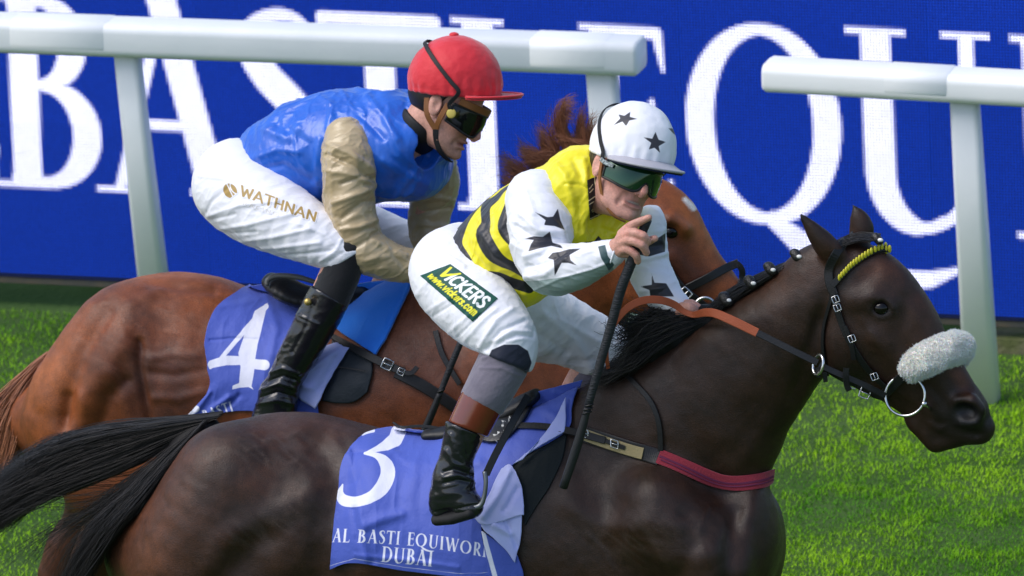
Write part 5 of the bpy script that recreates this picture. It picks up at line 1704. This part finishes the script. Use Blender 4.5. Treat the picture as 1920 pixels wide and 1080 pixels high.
# tan brow lining under the peak, chin harness and chin cup
mtanl = mat('tan leather', (.22, .085, .025), .5, .4)
pts = np.array([H2.w(*p) for p in ((.050, -.086, .033), (.085, -.062, .034), (.106, -.028, .034), (.112, 0, .034), (.106, .028, .034), (.085, .062, .034), (.050, .086, .033))])
nn = np.array([H2.M @ np.array(p) for p in ((.4, -.9, 0), (.8, -.6, 0), (1, -.3, 0), (1, 0, 0), (1, .3, 0), (.8, .6, 0), (.4, .9, 0))])
strap('brow_lining', pts + nn * .002, nn, .020, .005, mtanl, hm2)
for p3 in (((.026, -.089, .012), (.022, -.082, -.030), (.022, -.066, -.062), (.034, -.052, -.094)), ((-.035, -.082, .0), (-.015, -.080, -.038), (.020, -.067, -.064))):
    pts = np.array([H2.w(*p) for p in p3])
    nn = np.array([H2.M @ np.array([0, -1.0, -.1])] * len(p3))
    strap('chin_strap', pts, nn, .015, .004, mtanl, hm2)
pts = np.array([H2.w(*p) for p in ((.022, -.069, -.064), (.032, -.061, -.085), (.052, -.046, -.110), (.075, -.02, -.122), (.080, 0, -.124))])
strap('chin_strap', pts, np.array([H2.M @ np.array(p) for p in ((0, -1, 0), (0, -1, -.2), (0, -.8, -.6), (.2, -.4, -1), (.2, 0, -1))]), .016, .005, mstr, hm2)
for H_, hp, ml in ((H1, rider1, mstr),):
    pts = np.array([H_.w(*p) for p in ((.020, -.088, .006), (.022, -.080, -.035), (.034, -.060, -.080), (.060, -.034, -.114), (.078, 0, -.122))])
    strap('chin_strap', pts, np.array([H_.M @ np.array(p) for p in ((0, -1, 0), (0, -1, -.1), (0, -1, -.4), (.1, -.6, -.8), (.2, 0, -1))]), .012, .004, mtanl, hp)
# high black undershirt collar of the far rider
s = SDF()
s.chain([[*H2.w(-.035, 0, -.07), .066], CN(782, 250, Y2, .072)], k=.01)
s.plane(H2.w(-.03, 0, -.070), H2.M @ np.array([.25, 0, 1.0]), .004)
v, q = s.mesh(.004, 2)
make('collar', v, q, mstr, rider2)
# ------------------------------------------------------------------ saddles, cloths, bridles, whips
mcl = mat('violet blue saddle cloth', (.056, .096, .45), .55, .35, ink='ink', inkcol=(.72, .73, .86), sheen=.15, bump=.0009, bscale=120, inkw=.6)
mcl_in = mat('pale lining of saddle cloth', (.36, .40, .78), .55, .3, sheen=.15, bump=.001, bscale=60, col2=(.46, .50, .82), scale=9)
mlea = mat('black leather', (.009, .009, .010), .42, .32, bump=.0006, bscale=150)
mpad = mat('dark foam pad', (.010, .014, .016), .75, .3, bump=.001, bscale=160)
mmet = mat('bright steel', (.62, .62, .62), .22, .5, metal=1.0)
mrein = mat('orange brown rubber rein', (.33, .075, .028), .6, .35, bump=.0012, bscale=220)
mweb = mat('maroon webbing', (.27, .022, .040), .8, .25, bump=.0014, bscale=260, sheen=.3)
mtanw = mat('buff webbing', (.34, .27, .14), .8, .2, bump=.001, bscale=200)


def sheet(name, border, tree, off, m, parent, nu=90, nv=60, paint=None, thick=.004, y0=0.0, puff=0.0, wr=0.0, seed=1.0, folds=(), soft=2):
    g_ = coons(*border, nu, nv)
    p, n = drape(g_.reshape(-1, 2), tree, off, y0)
    gp = p.reshape(nv, nu, 3)
    for _ in range(soft):
        for ax in (0, 1):
            a_ = gp.copy()
            sl = [slice(None)] * 3
            sl[ax] = slice(1, -1)
            l_, r_ = list(sl), list(sl)
            l_[ax], r_[ax] = slice(0, -2), slice(2, None)
            a_[tuple(sl)] = .5 * gp[tuple(sl)] + .25 * (gp[tuple(l_)] + gp[tuple(r_)])
            gp = a_
    out = -VV
    h = np.zeros(nu * nv)
    if wr:
        h += wr * (fbm(gp.reshape(-1, 3) * 9 + seed, 2) + .6 * (1 - np.abs(vnoise(gp.reshape(-1, 3) * np.array([26, 9, 9]) + seed))) ** 2)
    x, y = g_[..., 0].ravel(), g_[..., 1].ravel()
    for path, sig, amp in folds:
        h += amp * np.exp(-(dpoly(x, y, path) / sig) ** 2)
    if puff:
        u, w_ = np.meshgrid(np.linspace(0, 1, nu), np.linspace(0, 1, nv))
        h += puff * (np.sin(u * np.pi) * np.sin(w_ * np.pi)).ravel()
    gp = gp + (h[:, None] * out).reshape(nv, nu, 3)
    at = {k_: d for k_, d in paint(x, y).items()} if paint else None
    return patch(name, gp, m, parent, thick=thick, attrs=at)


def band(name, path, tree, off, width, m, parent, thick=.004, y0=0.0, sub=5, sm=3):
    """a strap laid along photo spots on a body"""
    p = cr(np.array(path, float), 4)
    pts, nn = drape(p, tree, off, y0)
    pts, nn = smooth_rows(pts, sm), smooth_rows(nn, sm + 2)
    w_ = width if np.isscalar(width) else np.interp(np.linspace(0, 1, len(p)), np.linspace(0, 1, len(width)), width)
    return strap(name, pts, nn, w_, thick, m, parent, sub=2)


def ring(name, c, a, b, r, m, parent, n=28):
    return tube(name, [c + math.cos(t) * a + math.sin(t) * b for t in np.linspace(0, 2 * math.pi, n + 1)], r, m, parent, sub=2, sides=8, closed=True)


def buckle(c, u, w_, parent, s=.011):
    """square steel frame with a tongue"""
    c, u, w_ = np.array(c), np.array(u) / np.linalg.norm(u), np.array(w_) / np.linalg.norm(w_)
    pts = [c + s * (a * u + b * w_) for a, b in ((-1, -1), (-.2, -1.05), (1, -1), (1.05, 0), (1, 1), (-.2, 1.05), (-1, 1), (-1.05, 0), (-1, -1))]
    o_ = tube('buckle', pts, s * .17, mmet, parent, sub=1, sides=6, closed=True)
    tube('tongue', [c - s * u - .3 * s * VV, c - .5 * s * VV, c + s * 1.1 * u - .3 * s * VV], s * .13, mmet, o_, sub=2, sides=6)


# ---- number cloth 3
def cloth3(x, y):
    d = dpoly(x, y, [(679, 822), (690, 816), (700, 814)], [2, 6, 6])
    d = np.minimum(d, dpoly(x, y, [(747, 815), (741, 830), (725, 840), (705, 848), (688, 854)], [29, 27, 20, 11, 4]))
    p = cr(np.array([(686, 855, 5), (705, 859, 10), (720, 870, 20), (728, 890, 28), (718, 916, 27), (698, 934, 20), (672, 943, 19), (648, 940, 20), (639, 928, 16), (644, 911, 3)], float), 5)
    d = np.minimum(d, dpoly(x, y, p[:, :2], p[:, 2]))
    # two lines of roman capitals, running slightly downhill
    a = math.radians(5.5)
    u, v = (x - 626) * math.cos(a) + (y - 1015) * math.sin(a), (x - 626) * math.sin(a) - (y - 1015) * math.cos(a)
    v = v - 5 * np.clip((u - 50) / 20, 0, 1) * 0 + 7.5 * np.sin(np.clip(u / 290, 0, 1) * np.pi)*-1
    d = np.minimum(d, text_sdf(u, v + 1, 'AL BASTI EQUIWORLD', ROMAN, 24, .10, width=314))
    u2, v2 = (x - 716) * math.cos(a) + (y - 1051) * math.sin(a), (x - 716) * math.sin(a) - (y - 1051) * math.cos(a)
    d = np.minimum(d, text_sdf(u2, v2, 'DUBAI', ROMAN, 28, .07, width=97))
    d = np.minimum(d, dpoly(x, y, [(623, 1059), (668, 1046), (760, 1061), (862, 1073), (918, 1071)], 1.0) + .2)
    return {'ink': d}


cl1 = thing('saddle_cloth', 'violet blue cloth bearing the number 3, under the dark horse\'s saddle', 'saddle cloth', P(780, 860, -.3), 'numbered racing saddle cloths')
sheet('panel', ([(672, 826), (690, 815), (735, 806), (800, 809), (860, 806), (925, 776), (985, 742), (1092, 713)], [(622, 1066), (668, 1054), (760, 1068), (862, 1080), (900, 1080), (922, 1078)],
                [(672, 826), (646, 862), (633, 930), (622, 1066)], [(1092, 713), (1076, 760), (1062, 812), (965, 872), (915, 950), (905, 1000), (922, 1078)]), T1, .010, mcl, cl1, 340, 270, cloth3, wr=.0035, seed=2.0, folds=[
    ([(655, 850), (672, 920), (682, 1000), (690, 1045)], 8, .006), ([(690, 985), (720, 972), (755, 965)], 10, .008), ([(668, 958), (676, 1010), (700, 1050)], 7, -.007), ([(740, 850), (765, 870), (800, 870)], 8, .004), ([(780, 880), (770, 930), (780, 990)], 14, .005),
    ([(670, 1040), (760, 1048), (860, 1062)], 5, .003), ([(645, 852), (700, 853), (750, 848)], 3, -.003), ([(1000, 760), (1040, 780), (1055, 800)], 8, .005), ([(1040, 735), (1075, 750)], 6, .004), ([(860, 880), (900, 870)], 10, .006)])
c_ = sheet('lining_flap', ([(1068, 752), (1066, 790), (1062, 815)], [(985, 868), (975, 872), (966, 876)], [(1068, 752), (1040, 800), (985, 868)], [(1062, 815), (1015, 842), (966, 876)]), T1, .020, mcl_in, cl1, 24, 40, thick=.003, wr=.002)
sheet('lining_flap', ([(945, 886), (960, 876), (972, 890)], [(892, 972), (915, 985), (985, 965)], [(945, 886), (915, 940), (892, 972)], [(972, 890), (984, 925), (985, 965)]), T1, .024, mcl_in, cl1, 40, 40, thick=.003, wr=.005, seed=4, folds=[([(960, 890), (940, 930), (910, 970)], 7, .008), ([(975, 920), (950, 960)], 6, -.006)])
sheet('lining_flap', ([(905, 985), (940, 962), (980, 962)], [(925, 1004), (950, 1030), (968, 1052)], [(905, 985), (912, 996), (925, 1004)], [(980, 962), (980, 1000), (968, 1052)]), T1, .018, mcl_in, cl1, 40, 30, thick=.003, wr=.006, seed=5, folds=[([(930, 985), (960, 1000)], 6, .007), ([(950, 975), (972, 1020)], 5, -.006)])
sheet('hem', ([(905, 995), (935, 1015), (972, 1040)], [(922, 1100), (950, 1100), (985, 1100)], [(905, 995), (912, 1040), (922, 1100)], [(972, 1040), (982, 1070), (985, 1100)]), T1, .012, mcl, cl1, 30, 40, lambda x, y: {'ink': dpoly(x, y, [(908, 1000), (932, 1085)], 9)}, thick=.004, wr=.003)
mblk = mat('dark under blanket', (.008, .012, .014), .8, .25, bump=.001, bscale=140)
pad1 = thing('saddle_pad', 'dark thin pad showing below the folded front of the number 3 cloth', 'saddle pad', P(1000, 900, -.3))
sheet('pad', ([(950, 880), (1010, 845), (1064, 812)], [(985, 985), (1000, 960), (1030, 915)], [(950, 880), (972, 920), (985, 985)], [(1064, 812), (1055, 860), (1030, 915)]), T1, .007, mblk, pad1, 40, 40, thick=.008, wr=.002)
sheet('pad_edge', ([(915, 1010), (940, 1040), (958, 1068)], [(930, 1120), (950, 1120), (970, 1120)], [(915, 1010), (922, 1060), (930, 1120)], [(958, 1068), (964, 1090), (970, 1120)]), T1, .005, mblk, pad1, 12, 20, thick=.006)

# ---- saddle of the dark horse with stirrups
sad1 = thing('racing_saddle', 'small black racing saddle almost hidden under the jockey in yellow', 'saddle', P(900, 770, 0))
mzig = mat('black and white saddle print', (.010, .010, .012), .35, .5, ink='ink', inkcol=(.62, .62, .60), inkw=.8, bump=.001, bscale=60)


def zig(x, y):
    t = (x - 950) * .55 - (y - 800) * .83
    n = (x - 950) * .83 + (y - 800) * .55
    return {'ink': np.maximum(np.abs(n - 6 - 5 * np.sin(t * .26) - 3 * np.sin(t * .61)) - 3.2 + 2.5 * np.sin(t * .43 + 1) ** 2, -2) + 1.2 * np.abs(np.sin(t * .9))}


sheet('flap', ([(900, 802), (940, 772), (985, 738), (1008, 733)], [(905, 835), (925, 838), (945, 835), (960, 826)], [(900, 802), (900, 820), (905, 835)], [(1008, 733), (1004, 765), (985, 800), (960, 826)]), T1, .024, mzig, sad1, 70, 40, zig, thick=.010, puff=.006)
s = SDF()
s.chain([CN(800, 815, 0, .015), CN(880, 805, 0, .022), CN(960, 768, 0, .026), CN(1002, 742, 0, .018)], k=.03, flat=2.0, sub=2)
v, q = s.mesh(.006, 2)
make('seat', v, q, mlea, sad1)
pa = np.array([P(*p) for p in ((990, 742, -.24), (968, 780, -.30), (945, 822, -.335), (926, 858, -.36), (911, 890, -.377))])
strap('stirrup_leather', pa, np.tile(-VV, (5, 1)), .020, .006, mlea, sad1)
pa = [np.array(P(*p)) for p in ((909, 884, -.375), (911, 905, -.385), (908, 930, -.392), (900, 948, -.398), (880, 953, -.405), (856, 955, -.402))]
tube('stirrup_iron', pa, [.007, .006, .006, .0075, .0075, .007], mat('dark aluminium', (.16, .17, .18), .4, .5, metal=.8), sad1, sub=5)
band('pad_rim', [(735, 806), (770, 800), (800, 799), (835, 806)], T1, .02, .008, mlea, sad1)

# ---- girth straps and breast girth of the dark horse
gir1 = thing('breast_girth', 'breast girth of black, buff and maroon webbing on the dark horse\'s chest', 'girth', P(1250, 850, -.2))
band('black_strap', [(972, 806), (1020, 806), (1070, 812), (1110, 820), (1140, 826)], T1, .018, .020, mlea, gir1, .005)
band('trim', [(1086, 812), (1130, 825), (1180, 840), (1212, 850), (1238, 860)], T1, .008, .042, mlea, gir1, .004)
band('buff_strap', [(1090, 814), (1130, 827), (1180, 842), (1208, 851)], T1, .012, .031, mtanw, gir1, .004)
band('billet', [(1088, 812), (1120, 820), (1155, 832), (1176, 838)], T1, .017, .012, mlea, gir1, .003)
band('maroon_strap', [(1236, 857), (1290, 880), (1340, 898), (1390, 906), (1425, 902), (1444, 891)], T1, .010, .040, mweb, gir1, .004)
band('blue_line', [(1238, 858), (1290, 881), (1340, 899), (1390, 906.5), (1425, 902), (1442, 892)], T1, .0125, .006, mat('violet thread', (.13, .022, .06), .8, .2), gir1, .002)
band('blue_line', [(1240, 866), (1290, 889), (1340, 907), (1390, 914), (1424, 910), (1442, 899)], T1, .0125, .004, bpy.data.materials['violet thread'], gir1, .002)
for bx, by in ((1101, 815), (1158, 832)):
    c, n = drape([(bx, by)], T1, .022)
    buckle(c[0], P(bx + 10, by + 3, -.25) - P(bx, by, -.25), UV, gir1, .010)
band('neck_strap', [(1160, 688), (1195, 722), (1222, 752), (1238, 795), (1240, 845)], T1, .008, .014, mlea, gir1, .004)

# ---- bridle of the dark horse
bri1 = thing('bridle', 'black racing bridle with yellow browband and thick white sheepskin noseband', 'bridle', P(1640, 600, 0))
band('headpiece', [(1598, 440), (1570, 468), (1556, 500), (1556, 528), (1566, 552)], T1, .007, .024, mlea, bri1)
bb = [(1562, 535), (1574, 522), (1592, 503), (1614, 486), (1640, 473), (1668, 467)]
o_ = band('browband', bb, T1, .009, .018, mlea, bri1, .006)
mbead = mat('yellow browband bead', (.55, .50, .03), .4, .45)
bp = cr(np.array(bb, float), 8)
l_ = np.concatenate([[0], np.cumsum(np.linalg.norm(np.diff(bp, axis=0), axis=1))])
bead = None
for k, d in enumerate(np.linspace(l_[-1] * .16, l_[-1], 19)):
    px_, py_ = np.interp(d, l_, bp[:, 0]), np.interp(d, l_, bp[:, 1])
    c, n = drape([(px_, py_)], T1, .013)
    b_ = ball('bead', c[0], .0075 + .002 * (k / 19), mbead, o_, 10, (.55, .8, 1.25))
for pth, wd, of in (([(1562, 545), (1572, 580), (1582, 612), (1600, 650), (1628, 690), (1662, 722)], .017, .009), ([(1564, 535), (1560, 560), (1552, 590), (1546, 620), (1545, 660), (1552, 700)], .010, .006)):
    band('cheekpiece' if wd > .012 else 'throatlatch', pth, T1, of, wd, mlea, bri1, .004)
band('cheekpiece', [(1586, 610), (1597, 640), (1602, 670)], T1, .013, .013, mlea, bri1, .004)
for bx, by in ((1571, 560), (1574, 574), (1600, 632), (1642, 698)):
    c, n = drape([(bx, by)], T1, .017)
    buckle(c[0], cam_dir(.35, -.9, .1), cam_dir(.9, .35, .1), bri1, .0085)
band('noseband_strap', [(1660, 735), (1672, 724), (1690, 706), (1712, 690)], T1, .008, .026, mlea, bri1, .006)
band('chin_strap', [(1560, 692), (1600, 716), (1640, 735), (1668, 742)], T1, .010, .024, mlea, bri1, .006)
for bx, by in ((1598, 718), (1628, 728)):
    c, n = drape([(bx, by)], T1, .017)
    buckle(c[0], cam_dir(.9, -.35, .1), cam_dir(.35, .9, .1), bri1, .013)
rc = P(1697, 742, -.085)
ring('bit_ring', rc, .053 * cam_dir(.95, -.1, .25), .053 * cam_dir(.1, 1, .08), .0038, mmet, bri1)
ball('bit_joint', P(1733, 757, -.088), .0085, mmet, bri1, 14)
tube('bit_bar', [P(1733, 757, -.086), P(1742, 764, -.06), P(1748, 770, 0)], .006, mmet, bri1)
# sheepskin noseband: a roll over the nose, then thousands of tufts
s = SDF()
s.chain([CN(1712, 690, -.068, .034), CN(1724, 681, -.074, .040), CN(1744, 669, -.070, .042), CN(1772, 657, -.048, .043), CN(1792, 651, -.01, .042), CN(1798, 652, .04, .040), CN(1790, 668, .075, .038)], k=.02, sub=3)
v, q = s.mesh(.005, 2)
n_ = normals(v, q)
v = v + n_ * (.004 * fbm(v * 45, 2))[:, None]
mwool = mat('cream sheepskin', (.90, .87, .79), .95, .0, sss=.5, bump=.004, bscale=160, tint=(.93, .915, .86))
wool = make('sheepskin', v, q, mwool, bri1, attrs={'tint': np.zeros(len(v))})
ids = RNG.integers(0, len(v), 22000)
bn = n_[ids] + RNG.normal(0, .26, (22000, 3))
bn /= np.linalg.norm(bn, axis=1)[:, None]
ln = RNG.uniform(.003, .007, 22000)[:, None]
cl_ = RNG.normal(0, .3, (22000, 3))
cur = np.stack([v[ids] + bn * ln * t + cl_ * ln * t * t for t in np.linspace(-.2, 1, 5)], 1)
strands('wool_tufts', cur, np.full(22000, .0010), mwool, wool, tip=.3, tint=RNG.uniform(0, 1, 22000))
# reins
rn = [(1160, 566, -.10), (1190, 560, -.12)]
rp = np.array([P(*p) for p in ((1140, 690, -.10), (1137, 660, -.12), (1142, 628, -.13), (1158, 598, -.13), (1180, 575, -.12), (1208, 563, -.10), (1240, 563, -.08), (1266, 572, -.06), (1282, 584, -.055), (1300, 590, -.06), (1322, 586, -.085), (1342, 588, -.105), (1375, 602, -.125), (1420, 624, -.135))])
strap('rein_grip', rp, np.tile(-VV, (len(rp), 1)), [.010, .012, .014, .017, .020, .021, .021, .019, .016, .017, .022, .023, .024, .023], .006, mrein, bri1)
rp = np.array([P(*p) for p in ((1418, 623, -.135), (1450, 639, -.14), (1490, 659, -.145), (1533, 680, -.145))])
strap('rein', rp, np.tile(-VV, (len(rp), 1)), .018, .005, mlea, bri1)
ring('martingale_ring', P(1534, 684, -.15), .022 * cam_dir(.55, .1, .8), .026 * cam_dir(.1, 1, 0), .004, mmet, bri1)
rp = np.array([P(*p) for p in ((1536, 684, -.145), (1580, 704, -.14), (1625, 724, -.125), (1660, 742, -.10))])
strap('rein', rp, np.tile(-VV, (len(rp), 1)), .016, .005, mlea, bri1)
rp = np.array([P(*p) for p in ((1300, 592, .06), (1340, 580, .10), (1400, 590, .14), (1500, 640, .15), (1640, 730, .10))])
strap('rein', rp, np.tile(-VV, (len(rp), 1)), .018, .005, mlea, bri1)
o_ = strap('rein_stop', np.array([P(1587, 690, -.15), P(1586, 705, -.152), P(1588, 722, -.15), P(1592, 732, -.148)]), np.tile(-VV, (4, 1)), .016, .008, mlea, bri1)
for bx, by, w_ in ((1533, 697, -.15), (1546, 706, -.15)):
    strap('keeper', np.array([P(bx, by - 8, w_), P(bx + 1, by, w_), P(bx + 2, by + 10, w_)]), np.tile(-VV, (3, 1)), .012, .006, mlea, bri1)

# ---- whips
mwh = mat('black ribbed whip grip', (.018, .020, .025), .6, .35, bump=.004, bscale=110, stretch=((.5, .5, 2.2), (0, .3, 0)))
wh1 = thing('whip', 'long black whip held upright in the pointing jockey\'s fist', 'whip', P(1105, 760, -.37), 'black racing whips')
pp = [P(1214, 412, -.384), P(1199, 448, -.378), P(1183, 494, -.378), P(1165, 540, -.382), P(1146, 610, -.385), P(1120, 700, -.388), P(1103, 760, -.39)]
tube('handle', pp, [.012, .0125, .0135, .0135, .0125, .0115, .0105], mwh, wh1)
tube('shaft', [P(1104, 757, -.39), P(1084, 830, -.392), P(1056, 914, -.395)], [.0085, .0125, .0115], mat('black whip pad', (.014, .015, .018), .55, .4, bump=.001, bscale=120), wh1)
for t in (0, 7, 14):
    c = np.array(P(1104 - t * .27, 760 + t, -.39))
    ring('collar', c, .0115 * cam_dir(.96, .27, 0), .0115 * cam_dir(0, 0, 1), .0026, mlea, wh1, 12)
wh2 = thing('whip', 'thin black whip slanting down across the chestnut\'s shoulder', 'whip', P(830, 730, Y2 - .35), 'black racing whips')
tube('handle', [P(868, 632, Y2 - .33), P(850, 675, Y2 - .34), P(834, 715, Y2 - .345), P(826, 735, Y2 - .35)], [.009, .0095, .009, .008], mwh, wh2)
tube('shaft', [P(826, 735, Y2 - .35), P(812, 770, Y2 - .352), P(790, 822, Y2 - .355)], [.008, .0105, .0115], bpy.data.materials['black whip pad'], wh2)
ring('collar', np.array(P(827, 733, Y2 - .35)), .0105 * cam_dir(.92, .4, 0), .0105 * cam_dir(0, 0, 1), .0026, mlea, wh2, 12)


# ---- number cloth 4 and the tack of the chestnut
def cloth4(x, y):
    d = np.minimum(dpoly(x, y, [(499, 580), (470, 612), (440, 645), (412, 678), (396, 690)], [10, 10, 8, 7, 6]), dpoly(x, y, [(398, 684), (425, 677), (452, 678), (478, 684), (498, 686)], [15, 17, 16, 18, 19]))
    d = np.minimum(d, dshape(x, y, [(478, 588), (502, 573), (494, 610), (484, 650), (479, 690), (474, 725), (478, 731), (468, 726), (450, 727), (437, 730), (438, 723), (450, 718), (453, 690), (448, 664), (459, 630), (470, 610)]))
    u, v = (x - 352) * math.cos(.30) - (y - 797) * math.sin(.30), -(x - 352) * math.sin(.30) - (y - 797) * math.cos(.30)
    d = np.minimum(d, text_sdf(u, v, 'AL BASTI', ROMAN, 19, .08))
    d = np.minimum(d, dpoly(x, y, [(345, 782), (362, 768), (370, 765)], [6, 14, 12]))
    return {'ink': d}


cl2 = thing('saddle_cloth', 'violet blue cloth bearing the number 4, under the chestnut\'s saddle', 'saddle cloth', P(460, 650, Y2 - .3), 'numbered racing saddle cloths')
sheet('panel', ([(452, 545), (480, 535), (520, 533), (570, 545), (640, 552)], [(345, 786), (375, 778), (420, 772), (480, 770), (560, 790)],
                [(452, 545), (404, 582), (384, 640), (390, 690), (392, 730), (345, 786)], [(640, 552), (610, 620), (590, 700), (560, 790)]), T2, .010, mcl, cl2, 230, 220, cloth4, y0=Y2, wr=.004, seed=7.0, folds=[
    ([(402, 580), (450, 575), (500, 560)], 6, .004), ([(500, 560), (520, 620), (505, 690)], 9, .006), ([(395, 640), (440, 637), (490, 640)], 3, -.003), ([(430, 745), (400, 765), (380, 785)], 6, .007), ([(450, 742), (420, 770)], 5, -.006), ([(395, 735), (370, 770)], 5, .006)])
sheet('lining_flap', ([(640, 652), (652, 658), (662, 660)], [(548, 712), (565, 745), (598, 765)], [(640, 652), (585, 668), (556, 685), (548, 712)], [(662, 660), (625, 715), (598, 765)]), T2, .035, mcl_in, cl2, 36, 36, thick=.003, y0=Y2, wr=.006, seed=8, puff=.02, folds=[([(640, 665), (600, 690), (565, 715)], 6, .008), ([(635, 680), (605, 730)], 5, -.006), ([(560, 715), (580, 728), (592, 730)], 5, .008)])
sheet('lining_flap', ([(560, 728), (580, 730), (592, 728)], [(545, 770), (575, 775), (600, 775)], [(560, 728), (552, 750), (545, 770)], [(592, 728), (598, 750), (600, 775)]), T2, .018, mcl, cl2, 20, 20, lambda x, y: {'ink': x * 0 + 9}, thick=.003, y0=Y2, wr=.006, seed=9)
mbl2 = mat('bright blue cloth', (.012, .16, .72), .75, .25, sheen=.3, bump=.0012, bscale=150, col2=(.02, .20, .78), scale=8)
pd2 = thing('saddle_pad', 'bright royal blue cloth pad behind the black boot on the chestnut', 'saddle pad', P(690, 590, Y2 - .2))
sheet('pad', ([(640, 540), (690, 530), (740, 528), (775, 540)], [(622, 612), (650, 634), (680, 650), (708, 668)], [(640, 540), (640, 580), (622, 612)], [(775, 540), (755, 580), (735, 620), (708, 668)]), T2, .022, mbl2, pd2, 60, 50, thick=.010, y0=Y2, wr=.004, seed=11, folds=[([(640, 605), (690, 590), (740, 560)], 12, .006), ([(720, 640), (745, 590), (765, 550)], 4, -.003)])
sad2 = thing('racing_saddle', 'black racing saddle with upturned cantle behind the jockey in blue', 'saddle', P(560, 550, Y2))
s = SDF()
s.chain([CN(506, 527, Y2 - .03, .022), CN(530, 540, Y2 - .06, .030), CN(566, 556, Y2 - .06, .030), CN(610, 560, Y2 - .04, .03), CN(680, 556, Y2, .03)], k=.02, flat=2.2, sub=3)
v, q = s.mesh(.0055, 2)
make('seat', v, q, mlea, sad2)
tube('cantle_rim', [P(500, 536, Y2 - .11), P(503, 524, Y2 - .10), P(522, 517, Y2 - .09), P(560, 520, Y2 - .085), P(600, 532, Y2 - .08)], [.006, .008, .008, .008, .006], mat('grey leather edge', (.10, .10, .095), .4, .5), sad2)
sheet('flap', ([(625, 640), (650, 655), (690, 668), (698, 672)], [(606, 752), (640, 756), (668, 752), (690, 735)], [(625, 640), (615, 700), (606, 752)], [(698, 672), (700, 700), (690, 735)]), T2, .012, mat('dark saddle flap', (.012, .018, .024), .5, .4, bump=.0008, bscale=150), sad2, 40, 40, thick=.012, y0=Y2, puff=.006)
band('flap_seam', [(628, 692), (660, 694), (692, 698)], T2, .030, .004, mlea, sad2, .003, Y2)
gir2 = thing('girth_strap', 'black leather girth strap with steel buckle on the chestnut\'s shoulder', 'girth', P(740, 690, Y2 - .25))
band('strap', [(628, 640), (660, 655), (700, 672), (740, 690), (765, 698)], T2, .030, [.016, .02, .024, .024, .02], mlea, gir2, .005, Y2)
band('strap', [(745, 698), (780, 715), (820, 738), (860, 765), (900, 790)], T2, .014, .034, mlea, gir2, .006, Y2)
for bx, by in ((734, 687), (760, 699)):
    c, n = drape([(bx, by)], T2, .038, Y2)
    buckle(c[0], cam_dir(.9, -.4, .1), cam_dir(.4, .9, .1), gir2, .014 if bx < 750 else .009)
band('strap_end', [(760, 698), (775, 702), (785, 692)], T2, .034, .014, mlea, gir2, .004, Y2)
band('neck_strap', [(818, 622), (828, 660), (845, 690), (865, 720)], T2, .010, .016, mlea, gir2, .004, Y2)
bri2 = thing('bridle', 'dark racing bridle on the chestnut\'s half hidden head', 'bridle', P(1330, 520, Y2))
band('noseband', [(1290, 538), (1318, 525), (1350, 508), (1385, 493)], T2, .008, .024, mlea, bri2, .006, Y2)
band('noseband_loop', [(1378, 492), (1392, 505), (1388, 530), (1375, 552)], T2, .009, .018, mlea, bri2, .006, Y2)
band('cheekpiece', [(1235, 470), (1258, 510), (1285, 545), (1310, 575)], T2, .010, .024, mlea, bri2, .006, Y2)
band('rein', [(1250, 515), (1290, 548), (1330, 580), (1360, 610)], T2, .014, .030, mlea, bri2, .006, Y2)
c, n = drape([(1286, 546)], T2, .024, Y2)
buckle(c[0], cam_dir(.7, .7, .1), cam_dir(.7, -.7, .1), bri2, .015)
ring('bit_ring', np.array(P(1322, 578, Y2 - .12)), .030 * cam_dir(1, -.1, .1), .030 * cam_dir(.1, 1, 0), .0045, mmet, bri2)
